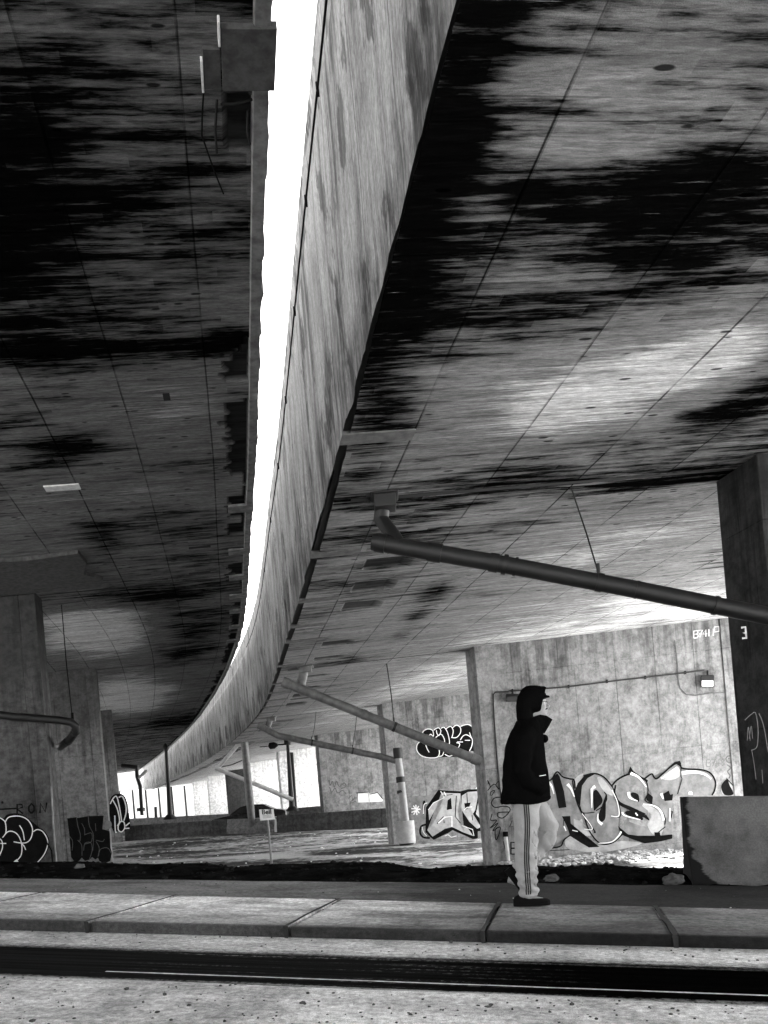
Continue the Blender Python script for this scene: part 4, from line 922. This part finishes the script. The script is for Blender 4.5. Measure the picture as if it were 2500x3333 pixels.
# ------------------------------------------------------------------ far road: walls, poles, car
def lowwall(label, p0, p1, zt0, zt1, th=.3, mat='barrier', grp='low concrete walls along the far road'):
    p0, p1 = Vector(p0), Vector(p1); root = empty('concrete_wall', (p0.x, p0.y, ground_z(p0.x, p0.y))); tag(root, label, 'wall', grp)
    d = (p1 - p0).normalized(); n = Vector((-d.y, d.x, 0))
    if n.y < 0: n = -n
    N = max(2, int((p1 - p0).length / 1.)); mb = MB()
    prof = [(-.16, -1.6), (-.16, -.55), (-.04, -.3), (0, 0), (th, 0), (th + .04, -.3), (th + .16, -.6), (th + .16, -1.6)]
    acc = [0]
    for a, b in zip(prof, prof[1:] + prof[:1]): acc.append(acc[-1] + math.hypot(a[0] - b[0], a[1] - b[1]))
    rows = []
    for i in range(N + 1):
        f = i / N; p = p0.lerp(p1, f); zt = zt0 + (zt1 - zt0) * f + .008 * nz(i, 3, .9); rows.append([Vector((p.x, p.y, zt + h)) + n * o for o, h in prof])
    l = (p1 - p0).length
    for i in range(N):
        for k in range(8): mb.face([rows[i][k], rows[i][(k+1) % 8], rows[i+1][(k+1) % 8], rows[i+1][k]], [(l*i/N, acc[k]), (l*i/N, acc[k+1]), (l*(i+1)/N, acc[k+1]), (l*(i+1)/N, acc[k])])
    mb.face(rows[0]); mb.face(rows[-1][::-1]); mb.build('body', M[mat], root, bevel=.01)
    return root
def P2(x, y, Y): p = at(x, y, Y); return (p.x, p.y, 0), p.z
for lab, A, B in (('low wall running right from the left piers to the thick column', ((405, 2690), 46.0), ((735, 2668), 46.8)),
                  ('pale middle piece of low wall under the thick column', ((738, 2668), 46.8), ((893, 2664), 46.2)),
                  ('dark low wall running right from behind the small sign to the third pier', ((900, 2657), 45.5), ((1290, 2629), 44.6))):
    p, z0 = P2(*A[0], A[1]); q_, z1 = P2(*B[0], B[1]); lowwall(lab, p, q_, z0, z1, mat='barrier' if 'pale' in lab else 'wall_stain')
p, z0 = P2(300, 2672, 57); q_, z1 = P2(905, 2642, 56); lowwall('far wall behind the car, left of the small sign', p, q_, z0, z1)
p, z0 = P2(890, 2638, 52); q_, z1 = P2(1330, 2598, 51); lowwall('higher far wall behind the dark low wall, right of the lamp pole', p, q_, z0, z1)

def pole(name, label, pts, r, mat, cat='pole', cap=None, base=None):
    root = empty(name, pts[-1]); tag(root, label, cat)
    mb = MB(); mb.tube(pts, r, 16); mb.build('shaft', mat, root, smooth=True)
    if cap: mb = MB(); mb.tube(cap[0], cap[1], 12); mb.build('cap', M['rust'], root, smooth=True)
    if base: mb = MB(); mb.tube(base[0], base[1], 12); mb.build('base', M['rust'], root, smooth=True)
    return root
pole('column', 'thick round column rising from the low wall to the deck edge', [at(795, 2412, 45.6), at(822, 2700, 46.6)], .21, M['steel'], 'column', cap=([at(794.5, 2408, 45.6), at(795, 2416, 45.6)], .26))
pole('pole', 'tall thin pole with a finial standing under the sky slit', [at(540, 2437, 50), at(554, 2668, 50)], [.09, .16], M['rust'], cap=([at(538, 2420, 50), at(539, 2430, 50), at(540, 2438, 50), at(541, 2446, 50)], [.03, .16, .18, .1]), base=([at(553, 2652, 50), at(554, 2668, 50)], [.2, .45]))
root = pole('lamp_post', 'street lamp post with a long arm and dark cobra head', [at(936, 2420, 48.5), at(951, 2640, 48.5)], [.09, .17], M['rust'], 'street lamp', cap=([at(935, 2411, 48.5), at(936, 2426, 48.5)], .2), base=([at(951, 2626, 48.5), at(952, 2640, 48.5)], [.2, .42]))
mb = MB(); mb.tube([at(936, 2423, 48.5), at(905, 2425, 48.5), at(880, 2428, 48.5)], .045, 8); mb.build('arm', M['rust'], root, smooth=True)
mb = MB(); mb.tube([at(904, 2425, 48.4), at(893, 2427, 48.4), at(878, 2429, 48.4), at(873, 2430, 48.4)], [.07, .2, .2, .06], 14); mb.build('lamp_head', M['black'], root, smooth=True)
mb = MB(); mb.tube([at(873, 2430, 48.5), at(845, 2432, 48.5)], .025, 6); mb.build('wire', M['rust'], root)
pole('downpipe', 'thin dark downpipe just right of the lamp post', [at(949, 2450, 49), at(962, 2640, 49)], .11, M['rust'], 'downpipe')
pole('pole', 'short far post standing on the low wall near the left piers', [at(506, 2627, 56), at(508, 2662, 56)], .1, M['rust'])
# cable from deck to the thick column
root = empty('cable', at(700, 2500, 47)); tag(root, 'thin cable looping from the deck drain to the thick column', 'cable')
mb = MB(); mb.tube([at(722, 2497, 47), at(755, 2490, 47), at(790, 2475, 46)], .03, 6); mb.build('wire', M['rust'], root)

# car
def car():
    c = at(815, 2666, 50); gz = c.z - .62; root = empty('car', (c.x, c.y, gz)); tag(root, 'dark saloon car passing behind the low wall beside the thick column', 'car')
    prof = [(-2.25,.35),(-2.3,.6),(-2.2,.74),(-1.5,.88),(-1.05,.95),(-.45,1.38),(.2,1.47),(.9,1.44),(1.5,1.12),(1.9,1.05),(2.25,.98),(2.3,.6),(2.2,.35)]
    bm = bmesh.new(); rows = []
    for y, sc_, zs in ((-.88, .97, 0), (-.82, 1, 1), (0, 1.01, 1.02), (.82, 1, 1), (.88, .97, 0)):
        row = []
        for x, z in prof:
            up = max(0, z - .9); yy = y * (1 - up * .38); row.append(bm.verts.new((c.x + x * sc_, c.y + yy, gz + (z if z < .95 or zs else min(z, .93)) * (1))))
        rows.append(row)
    for a, b in zip(rows, rows[1:]):
        for k in range(len(prof)): bm.faces.new([a[k], a[(k+1) % len(prof)], b[(k+1) % len(prof)], b[k]])
    bm.faces.new(rows[0]); bm.faces.new(rows[-1][::-1])
    me = bpy.data.meshes.new('body'); bmesh.ops.recalc_face_normals(bm, faces=bm.faces); bm.to_mesh(me); bm.free()
    o = link('body', me, plain('dark_car_paint', .015, .25, spec=.6), root); m_ = o.modifiers.new('bevel', 'BEVEL'); m_.width = .04; m_.segments = 2
    glass = plain('car_glass', .02, .08, spec=.8)
    for nm, q_ in (('side_window', [(-.85,.98),(-.42,1.32),(.1,1.38),(.1,.98)]), ('side_window', [(.16,.98),(.16,1.38),(.8,1.36),(1.25,1.05),(1.2,.98)])):
        for sgn in (-1, 1):
            mb = MB(); mb.prism([(c.x + x, c.y + sgn * (.885 - .0 * z - .33 * max(0, z - .9)), gz + z) for x, z in q_], (0, 0, 0), (0, sgn * .012, 0)); mb.build(nm, glass, root)
    for x in (-1.45, 1.4):
        for sgn in (-1, 1):
            mb = MB(); mb.tube([(c.x + x, c.y + sgn * .66, gz + .33), (c.x + x, c.y + sgn * .9, gz + .33)], .33, 24); w_ = mb.build('wheel', M['black'], root, smooth=True)
    for sgn in (-1, 1):
        mb = MB(); mb.box((c.x - 2.2, c.y + sgn * .62, gz + .68), .14, .36, .13); mb.build('headlight', M['white'], root, bevel=.03)
        mb = MB(); mb.box((c.x + 2.22, c.y + sgn * .66, gz + .8), .1, .3, .13); mb.build('tail_light', M['rust'], root, bevel=.02)
    mb = MB(); mb.box((c.x + .3, c.y - .895, gz + .62), 3.0, .03, .05); mb.build('side_moulding', M['steelpale'], root)
car()

# small sign on a stake
def sign():
    b = at(886, 2832, 23.5); root = empty('sign', b); tag(root, 'small white warning sign on a thin stake in the dirt lot', 'sign')
    mb = MB(); mb.tube([at(868, 2640, 23.5), at(886, 2834, 23.5)], .032, 10); mb.build('stake', M['steel'], root, smooth=True)
    mb = MB(); mb.tube([at(885, 2812, 23.5), at(887, 2836, 23.5)], .045, 10); mb.build('stake_sleeve', M['black'], root, smooth=True)
    q_ = [at(843, 2636, 23.44), at(890, 2634, 23.44), at(894, 2668, 23.44), at(847, 2672, 23.44)]
    mb = MB(); mb.prism(q_, (0, 0, 0), (0, .02, 0)); pl = mb.build('plate', M['white'], root)
    cu = bpy.data.curves.new('lettering', 'FONT'); cu.body = 'Bell'; cu.size = .19; cu.align_x = 'CENTER'; cu.extrude = .002; cu.offset = .004
    tmp = bpy.data.objects.new('tmp', cu); col.objects.link(tmp); bpy.context.view_layer.update(); me = baked(tmp); bpy.data.objects.remove(tmp)
    a, b2 = q_[3].lerp(q_[0], .55), q_[2].lerp(q_[1], .55); m = a.lerp(b2, .5); ex = (b2 - a).normalized(); ez = (q_[0] - q_[3]).normalized()
    Mx = Matrix((( ex.x, ez.x, 0, m.x), (ex.y, ez.y, -1, m.y - .006), (ex.z, ez.z, 0, m.z), (0, 0, 0, 1))); me.transform(Mx)
    link('lettering', me, M['black'], pl)
    mb = MB()
    for f in (.42, .30, .2):
        a, b2 = q_[3].lerp(q_[0], f), q_[2].lerp(q_[1], f); p, r_ = a.lerp(b2, .2), a.lerp(b2, .8)
        mb.prism([p, r_, r_ + ez * .008, p + ez * .008], (0, -.001, 0), (0, -.004, 0))
    mb.build('printed_line', M['pvc'], pl)
sign()

# ------------------------------------------------------------------ near barrier at the right
def jersey():
    p0 = Vector((*xy(9.22, 1.16), 0)); root = empty('jersey_barrier', (p0.x, p0.y, near_z(p0.x, p0.y))); tag(root, 'concrete road barrier with a black stained end, right of the walker', 'barrier')
    half = [(.36, 0), (.36, .05), (.19, .30), (.115, .62), (.085, .90)]
    prof = [(-a, z) for a, z in half] + [(a, z) for a, z in reversed(half)]
    mb = MB(); acc = [0]
    for a, b in zip(prof, prof[1:] + prof[:1]): acc.append(acc[-1] + math.hypot(a[0] - b[0], a[1] - b[1]))
    N = 24; rows = []
    for i in range(N + 1):
        t = 1.12 + 3.6 * i / N; row = []
        for k, (o, z) in enumerate(prof):
            x, y = xy(9.22 + o, t); row.append(Vector((x, y, near_z(*xy(9.22, t)) + z - .03 + .006 * nz(t, k, 2) )))
        rows.append(row)
    n = len(prof)
    for i in range(N):
        for k in range(n - 1): mb.face([rows[i][k], rows[i][k+1], rows[i+1][k+1], rows[i+1][k]], [(3.6*i/N, acc[k]), (3.6*i/N, acc[k+1]), (3.6*(i+1)/N, acc[k+1]), (3.6*(i+1)/N, acc[k])])
    mb.face(rows[-1][::-1])
    g = NT('near_barrier_concrete'); u, x_, z_ = g.uv()
    b1 = g.noise(g.comb(x_, z_, 3), 2.2, 7, .7); b2 = g.noise(g.comb(x_, z_, 5), 60., 4, .7); b3 = g.noise(g.comb(g.M('MULTIPLY', x_, 2.), g.M('MULTIPLY', z_, 9.), 5), 1., 5, .6)
    c = g.M('MULTIPLY', g.ss(b1, .25, .75, .5, 1.4), .10); c = g.M('MULTIPLY', c, g.ss(b2, .3, .7, .8, 1.2))
    edge = g.ss(g.M('ADD', g.M('SUBTRACT', x_, g.M('MULTIPLY', g.M('MAXIMUM', g.M('SUBTRACT', .33, z_), 0.), .6)), g.M('MULTIPLY', g.M('SUBTRACT', b3, .5), .22)), .02, .06, 1, 0)
    c = g.mix(edge, c, .006)
    g.fin(c, .9, g.M('ADD', b1, g.M('MULTIPLY', b2, .4)), .4, .01, .2)
    mb.build('body', g.m, root, bevel=.012)
    mb = MB(); mb.face(rows[0]); mb.build('stained_end', plain('black_tar_stain', .006, .9, var=.5), root)  # end face blackened, its shade put into the colour
    rock_ = MB(); x, y = xy(8.95, 1.0)
    return root
jersey()
def stone(x, y, r, label, seed):
    bm = bmesh.new(); bmesh.ops.create_icosphere(bm, subdivisions=3, radius=1); z = ground_z(x, y)
    for v in bm.verts:
        p = v.co.copy(); k = 1 + .35 * mn.noise(p * 1.3 + Vector((seed, 0, 0))) + .12 * mn.noise(p * 4); v.co = Vector((p.x * r * 1.3 * k + x, p.y * r * k + y, p.z * r * .75 * k + z + r * .4))
    me = bpy.data.meshes.new('rock'); bm.to_mesh(me); bm.free(); o = link('rock', me, plain('rubble_lump', .06, .95, var=.6, sc_=14)); tag(o, label, 'rock')
stone(*xy(8.85, .93), .085, 'lump of rubble at the foot of the barrier end', 1)
stone(*xy(8.95, -.28), .06, 'small pale lump on the dirt bank just behind the walker', 5)
stone(*xy(9.5, -6.2), .05, 'small stone on the dirt bank at the left below the piers', 9)

# far retaining wall closing the view under the end of the deck
root = empty('retaining_wall', at(600, 2650, 122)); tag(root, 'long pale far retaining wall with dark vertical joints below the end of the right deck', 'wall')
mb = MB(); A = at(380, 2668, 122); B = at(760, 2640, 122); A.z = B.z = ground_z(-30, 122) - .5
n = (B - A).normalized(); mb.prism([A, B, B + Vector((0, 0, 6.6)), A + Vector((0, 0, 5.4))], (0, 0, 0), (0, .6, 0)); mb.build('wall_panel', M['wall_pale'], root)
for k in range(9):
    p = A.lerp(B, (k + .4) / 9); mb = MB(); mb.box(p + Vector((0, -.1, 2.8)), .22, .2, 5.6); mb.build('joint_post', M['void'], root)

# ------------------------------------------------------------------ the walker (faces +x in local coordinates, near side is -y)
def fuse(parts, voxel, name, smooth_it=2):
    me = bpy.data.meshes.new(name); bm = bmesh.new()
    for mb in parts:
        tmp = mb.mesh('tmp'); bm.from_mesh(tmp); bpy.data.meshes.remove(tmp)
    bmesh.ops.triangulate(bm, faces=bm.faces); bm.to_mesh(me); bm.free()
    o = bpy.data.objects.new('tmp', me); col.objects.link(o)
    m = o.modifiers.new('r', 'REMESH'); m.mode = 'VOXEL'; m.voxel_size = voxel
    m = o.modifiers.new('s', 'SMOOTH'); m.iterations = smooth_it; m.factor = .5
    bpy.context.view_layer.update(); r = baked(o); bpy.data.objects.remove(o); r.name = name
    return r
def loft(secs, n=28):             # secs: (cx, cy, z, rx, ry) elliptical rings, bottom to top; optional power
    mb = MB(); rings = []
    for cx, cy, z, rx, ry in secs:
        rings.append([Vector((cx + rx * math.copysign(abs(math.cos(a)) ** .85, math.cos(a)), cy + ry * math.copysign(abs(math.sin(a)) ** .85, math.sin(a)), z)) for a in (2*math.pi*k/n for k in range(n))])
    for A, B in zip(rings, rings[1:]):
        for k in range(n): mb.face([A[k], A[(k+1) % n], B[(k+1) % n], B[k]])
    mb.face(rings[0][::-1]); mb.face(rings[-1]); return mb
def tubem(pts, r, n=18): mb = MB(); mb.tube(pts, r, n); return mb
def ball(c, r, sc_=(1, 1, 1), n=3):
    bm = bmesh.new(); bmesh.ops.create_icosphere(bm, subdivisions=n, radius=r); mb = MB(); idx = {}
    for v in bm.verts: mb.v.append((c[0] + v.co.x * sc_[0], c[1] + v.co.y * sc_[1], c[2] + v.co.z * sc_[2]))
    for f in bm.faces: mb.f.append(tuple(v.index for v in f.verts)); mb.uv += [(0, 0)] * 3
    bm.free(); return mb
def dense(secs, k=4):
    P = []; n = len(secs)
    for i in range(n - 1):
        a = secs[max(i-1, 0)]; b = secs[i]; c = secs[i+1]; d = secs[min(i+2, n-1)]
        for j in range(k):
            t = j / k; P.append(tuple(.5*((2*b[q]) + (-a[q]+c[q])*t + (2*a[q]-5*b[q]+4*c[q]-d[q])*t*t + (-a[q]+3*b[q]-3*c[q]+d[q])*t**3) for q in range(len(b))))
    P.append(secs[-1]); return P
def folds(me, amp, fx, fz, mask=None, seed=0, diag=0.):
    me.update()
    for v in me.vertices:
        p = v.co; m = mask(p) if mask else 1
        a = mn.noise(Vector((p.x * fx + p.z * diag, p.y * fx + seed, p.z * fz))) ; b = mn.noise(Vector((p.x * 26, p.y * 26, p.z * 9 + seed)))
        v.co += v.normal * ((1 - abs(a) * 2.2) * amp + b * amp * .25) * m

def person():
    fx, fy = xy(7.16, -.45); root = empty('person', (fx, fy, near_z(fx, fy) + .012), 0)
    root.rotation_euler.z = math.atan2(EY, EX) * .35
    tag(root, 'walker in a dark hooded coat and pale striped track trousers heading right', 'person')
    bpy.context.view_layer.update()
    skin = NT('skin'); o_, _, _, _ = skin.obj(); n_ = skin.noise(o_, 60., 5, .6); skin.fin(skin.ss(n_, .2, .8, .20, .27), .5, n_, .08, .003, .35)
    cloth = NT('black_coat_cloth'); o_, _, _, _ = cloth.obj(); n_ = cloth.noise(o_, 140., 4, .7); cloth.fin(cloth.ss(n_, .2, .8, .002, .005), .95, n_, .3, .002, .0)
    pants = NT('pale_trouser_cloth'); o_, _, _, _ = pants.obj(); n_ = pants.noise(o_, 220., 3, .7); n2 = pants.noise(o_, 7., 5, .6); pants.fin(pants.M('MULTIPLY', pants.ss(n_, .2, .8, .25, .33), pants.ss(n2, .25, .75, .85, 1.1)), .8, n_, .25, .002, .15)
    stripe = plain('dark_stripe', .012, .8); shoe = plain('black_shoe', .005, .8, spec=.05)
    # body: one continuous skin under the clothes
    P = []
    H = (.235, 0, 1.69)               # head centre
    P.append(ball((.205, 0, 1.715), .1, (1.02, .80, 1.02)))                       # cranium
    P.append(ball((.235, 0, 1.655), .075, (.98, .80, 1.15)))                       # face block
    P.append(ball((.262, 0, 1.615), .045, (1., .9, .75)))                          # jaw
    P.append(ball((.293, 0, 1.592), .020, (1., 1.15, .9), 2))                      # chin
    P.append(tubem([(.296, 0, 1.715), (.312, 0, 1.69), (.330, 0, 1.668), (.318, 0, 1.658), (.3, 0, 1.655)], [.010, .011, .0145, .014, .008], 10))   # nose
    for sgn in (-1, 1):
        P.append(ball((.314, sgn * .011, 1.661), .0085, (1, 1, .8), 2))            # nostril wings
        P.append(ball((.275, sgn * .036, 1.672), .026, (.9, .8, 1.), 2))           # cheek
        P.append(ball((.205, sgn * .082, 1.675), .027, (.7, .28, 1.15), 2))        # ear
    P.append(tubem([(.275, -.045, 1.722), (.296, -.025, 1.728), (.302, 0, 1.724), (.296, .025, 1.728), (.275, .045, 1.722)], .0095, 8))   # brow ridge
    P.append(tubem([(.293, -.024, 1.635), (.311, -.008, 1.639), (.311, .008, 1.639), (.293, .024, 1.635)], [.004, .007, .007, .004], 8)) # upper lip
    P.append(tubem([(.291, -.020, 1.625), (.308, -.007, 1.623), (.308, .007, 1.623), (.291, .020, 1.625)], [.004, .0075, .0075, .004], 8)) # lower lip
    P.append(tubem([(.215, 0, 1.64), (.185, 0, 1.57), (.145, 0, 1.50)], [.058, .056, .075]))   # neck
    P.append(loft(dense([(.06, 0, .86, .10, .15), (.06, 0, .98, .11, .16), (.07, 0, 1.1, .10, .14), (.09, 0, 1.25, .115, .165), (.11, 0, 1.40, .11, .19), (.12, 0, 1.48, .08, .13)])))
    P.append(tubem([(.06, -.09, .92), (.065, -.09, .75), (.055, -.095, .53), (.035, -.095, .35), (.0, -.095, .10)], [.09, .08, .058, .058, .036]))
    P.append(tubem([(.08, .09, .92), (.17, .095, .77), (.26, .1, .60), (.14, .1, .44), (-.03, .1, .27)], [.09, .08, .058, .055, .036]))
    for sgn in (-1, 1):
        P.append(tubem([(.10, sgn * .17, 1.44), (.07, sgn * .235, 1.30), (.05, sgn * .25, 1.15), (.11, sgn * .235, 1.04), (.15, sgn * .2, .99)], [.06, .05, .042, .035, .026]))
        P.append(ball((.175, sgn * .175, .965), .036, (1.1, .5, 1.), 2))           # palm in the pocket
        for k, (a, l) in enumerate(((-.02, .07), (-.007, .08), (.007, .075), (.02, .06))):
            P.append(tubem([(.19, sgn * .175, .965 + a), (.19 + l * .4, sgn * .165, .94 + a * .9), (.19 + l * .5, sgn * .155, .915 + a * .8)], [.0095, .009, .007], 8))
        P.append(tubem([(.17, sgn * .175, .995), (.19, sgn * .16, 1.0), (.21, sgn * .15, .985)], [.011, .010, .008], 8))
    for (x, y, z, tilt) in ((.035, -.095, .05, 0), (-.07, .1, .2, 1)):
        P.append(tubem([(x - .06, y, z + .02), (x, y, z), (x + .1, y, z - (.02 if not tilt else .06))], [.035, .04, .03], 12))
    body = fuse(P, .0055, 'body', 3)
    link('body', body, skin.m, root, True)
    # eyes, brows, moustache, stubble shadow
    for sgn in (-1, 1):
        link('eye', ball((.288, sgn * .029, 1.702), .0125).mesh('eye'), plain('eye_white', .6, .2, var=0), root, True)
        link('iris', ball((.2975, sgn * .030, 1.702), .0055).mesh('iris'), M['black'], root, True)
        link('eyebrow', tubem([(.300, sgn * .014, 1.730), (.301, sgn * .03, 1.735), (.284, sgn * .05, 1.729)], [.0035, .0045, .0025], 8).mesh('eyebrow'), M['black'], root, True)
    link('moustache', tubem([(.286, -.034, 1.640), (.307, -.018, 1.648), (.318, 0, 1.650), (.307, .018, 1.648), (.286, .034, 1.640)], [.003, .006, .006, .006, .003], 8).mesh('moustache'), M['black'], root, True)
    # glasses
    for sgn in (-1, 1):
        link('glasses', tubem([(.318, sgn * .008, 1.705), (.312, sgn * .05, 1.708), (.205, sgn * .083, 1.702)], .0028, 6).mesh('glasses'), M['black'], root)
    # hair tuft under the hood and the cap brim
    link('hair', ball((.255, 0, 1.765), .062, (1.0, 1.0, .5)).mesh('hair'), M['black'], root, True)
    # coat: torso, sleeves and hood as one garment
    Cc = [loft(dense([(.066, 0, .865, .205, .25), (.068, 0, .90, .205, .25), (.075, 0, 1.0, .195, .24), (.082, 0, 1.13, .185, .225), (.092, 0, 1.26, .172, .225), (.105, 0, 1.37, .158, .225), (.118, 0, 1.45, .135, .205), (.13, 0, 1.52, .105, .14), (.14, 0, 1.57, .09, .095)]))]
    for sgn in (-1, 1):
        Cc.append(tubem([(.11, sgn * .165, 1.46), (.08, sgn * .225, 1.39), (.05, sgn * .255, 1.26), (.035, sgn * .262, 1.14), (.09, sgn * .255, 1.05), (.165, sgn * .22, .985), (.19, sgn * .195, .97)], [.075, .083, .076, .070, .066, .058, .05], 20))
    coat = fuse(Cc, .011, 'coat', 4)
    folds(coat, .010, 3.5, 5., lambda p: 1., 2, 2.)
    for v in coat.vertices:
        if v.co.z < .9: v.co.x += .012 * math.sin(v.co.y * 30 + 1) ; v.co.z -= .012 * math.sin(v.co.x * 17)
    link('coat', coat, cloth.m, root, True)
    Hh = MB(); n = 30; rings = []
    # hood: rings along an axis from the nape forward, open at the face
    for cx, cz, rz_, ry, tilt in ((.155, 1.52, .10, .10, 1.3), (.125, 1.60, .095, .098, .9), (.128, 1.68, .105, .102, .55), (.155, 1.725, .118, .108, .25), (.19, 1.735, .118, .112, 0), (.225, 1.732, .112, .110, -.12), (.252, 1.730, .105, .105, -.20), (.274, 1.726, .100, .100, -.27)):
        rg = []
        for k in range(n):
            a = 2 * math.pi * k / n; yy = ry * math.cos(a); zz = rz_ * math.sin(a)
            rg.append(Vector((cx + zz * math.sin(-tilt) * .9 + (.02 * max(0, math.sin(a)) if cx > .25 else 0), yy, cz + zz * math.cos(tilt))))
        rings.append(rg)
    for A, B in zip(rings, rings[1:]):
        for k in range(n): Hh.face([A[k], A[(k+1) % n], B[(k+1) % n], B[k]])
    hm = Hh.mesh('hood'); ho = link('hood', hm, cloth.m, root, True)
    m_ = ho.modifiers.new('thick', 'SOLIDIFY'); m_.thickness = .012; m_.offset = 1; m_ = ho.modifiers.new('sub', 'SUBSURF'); m_.levels = 1; m_.render_levels = 2
    tx = bpy.data.textures.new('hood_folds', 'CLOUDS'); tx.noise_scale = .06; m_ = ho.modifiers.new('d', 'DISPLACE'); m_.texture = tx; m_.strength = .012; m_.texture_coords = 'LOCAL'
    # cap brim sticking out of the hood
    mb = MB(); top, bot = [], []
    for k in range(13):
        a = -math.pi / 2 + math.pi * k / 12; top.append(Vector((.27 + .074 * math.cos(a), .07 * math.sin(a), 1.772 - .028 * math.cos(a) - .014 * math.sin(a) ** 2)))
    mb.prism(top, (0, 0, 0), (0, 0, .012)); mb.build('cap_brim', cloth.m, root, bevel=.003)
    link('cap', ball((.225, 0, 1.76), .088, (1.05, .88, .75)).mesh('cap'), cloth.m, root, True)
    # upturned open collar flaps and the scarf inside
    for sgn in (-1, 1):
        mb = MB(); pts = [(.175, .085, 1.585), (.245, .075, 1.600), (.300, .05, 1.588), (.352, .018, 1.553), (.325, .02, 1.515), (.300, .03, 1.478), (.272, .05, 1.44), (.19, .105, 1.47)]
        mb.prism([(x, y * sgn, z) for x, y, z in pts], (0, 0, 0), (-.006, -sgn * .008, -.002)); mb.build('collar', cloth.m, root, bevel=.003)
    link('scarf', fuse([tubem([(.20, 0, 1.56), (.225, 0, 1.52), (.235, 0, 1.46), (.225, 0, 1.42)], [.06, .062, .05, .04])], .008, 'scarf'), plain('grey_scarf', .12, .9, var=.5, sc_=30), root, True)
    mb = MB(); mb.tube([(.272, -.05, 1.40), (.276, -.05, 1.40)], .012, 10); mb.build('button', M['steel'], root)
    link('chest_flap', ball((.268, -.03, 1.395), .035, (.9, 1.2, 1.)).mesh('flap'), cloth.m, root, True)
    # pocket edge with a bright zip
    mb = MB(); mb.prism([(.17, -.278, 1.085), (.225, -.262, 1.09), (.225, -.262, 1.084), (.17, -.278, 1.079)], (0, 0, 0), (0, -.012, 0)); mb.build('pocket_zip', M['white'], root)
    # trousers, near leg straight, far leg swinging through
    T = [loft(dense([(.07, 0, .84, .12, .155), (.07, 0, .92, .125, .165), (.07, 0, 1.0, .12, .16)])),
         tubem(dense([(.060, -.085, .93), (.057, -.088, .80), (.045, -.092, .66), (.032, -.095, .53), (.022, -.095, .40), (.018, -.095, .28), (.022, -.095, .17), (.026, -.095, .085)], 3), [x for x in [p[0] for p in dense([(.115, 0), (.108, 0), (.098, 0), (.088, 0), (.083, 0), (.078, 0), (.074, 0), (.072, 0)], 3)]], 24),
         tubem(dense([(.085, .09, .93), (.15, .095, .82), (.22, .1, .70), (.255, .1, .61), (.21, .1, .525), (.12, .1, .43), (.03, .1, .34), (-.04, .1, .28)], 3), [p[0] for p in dense([(.108, 0), (.100, 0), (.088, 0), (.080, 0), (.078, 0), (.074, 0), (.068, 0), (.060, 0)], 3)], 24)]
    tr = fuse(T, .010, 'trousers', 3)
    folds(tr, .026, 7., 4., lambda p: .4 + .6 * sm(.95, .3, p.z), 4, 7.)
    for v in tr.vertices:                       # gathered folds above the shoe and behind the knee
        if v.co.z < .30 and v.co.y < 0: v.co += v.normal * .009 * math.sin(v.co.z * 85 + v.co.x * 30)
    tro = link('trousers', tr, pants.m, root, True)
    # stripes down the outer side, laid on the cloth
    bv = BVHTree.FromPolygons([v.co[:] for v in tr.vertices], [tuple(p.vertices) for p in tr.polygons])
    for k, dx in enumerate((-.017, 0, .017)):
        mb = MB(); prev = None
        for i in range(70):
            z = .105 + (.90 - .105) * i / 69; xc = lerp(.006, .05, sm(.05, .9, z)) + dx + .004 * math.sin(z * 11); row = []
            for e_ in (-.0055, .0055):
                h = bv.ray_cast(Vector((xc + e_, -1, z)), Vector((0, 1, 0)))
                row.append((h[0] + Vector((0, -.0025, 0))) if h[0] else Vector((xc + e_, -.18, z)))
            if prev: mb.face([prev[0], prev[1], row[1], row[0]])
            prev = row
        mb.build('stripe', stripe, tro)
    # shoes
    def shoe_mesh(x, y, z, pitch, name):
        secs = [(-.105, .028, .045, .030), (-.085, .036, .072, .045), (-.04, .038, .085, .052), (.02, .039, .07, .045), (.08, .046, .052, .034), (.14, .046, .042, .028), (.18, .036, .034, .022), (.20, .015, .022, .012)]
        mb = MB(); rings = []; n = 20; secs = dense(secs, 3)
        for sx, ry, top_, _ in secs:
            rg = []
            for k in range(n):
                a = 2 * math.pi * k / n; yy = ry * math.cos(a); zz = top_ * .5 + top_ * .5 * math.sin(a)
                if math.sin(a) < 0: zz = top_ * .5 * (1 - min(1, abs(math.sin(a)) * 1.6)); yy = ry * math.copysign(min(1, abs(math.cos(a)) * 1.25), math.cos(a))
                X, Z = sx, zz + .018; c_, s__ = math.cos(pitch), math.sin(pitch); rg.append(Vector((x + X * c_ + Z * s__, y + yy, z - X * s__ + Z * c_)))
            rings.append(rg)
        for A, B in zip(rings, rings[1:]):
            for k in range(n): mb.face([A[k], A[(k+1) % n], B[(k+1) % n], B[k]])
        mb.face(rings[0][::-1]); mb.face(rings[-1])
        o = mb.build('shoe', shoe, root, smooth=True)
        so = MB(); pts = []
        for sx, ry, _, _ in secs: pts.append((sx, ry + .003))
        ring_ = [(a, b) for a, b in pts] + [(a, -b) for a, b in reversed(pts)]
        c_, s__ = math.cos(pitch), math.sin(pitch)
        so.prism([(x + X * c_, y + Y, z - X * s__) for X, Y in ring_], (0, 0, 0), (.022 * s__, 0, .022 * c_)); so.build('sole', plain('shoe_sole', .006, .9, spec=.05), o, bevel=.004)
    shoe_mesh(-.01, -.095, .0, 0, 'a'); shoe_mesh(-.10, .1, .2, 1.0, 'b')
person()
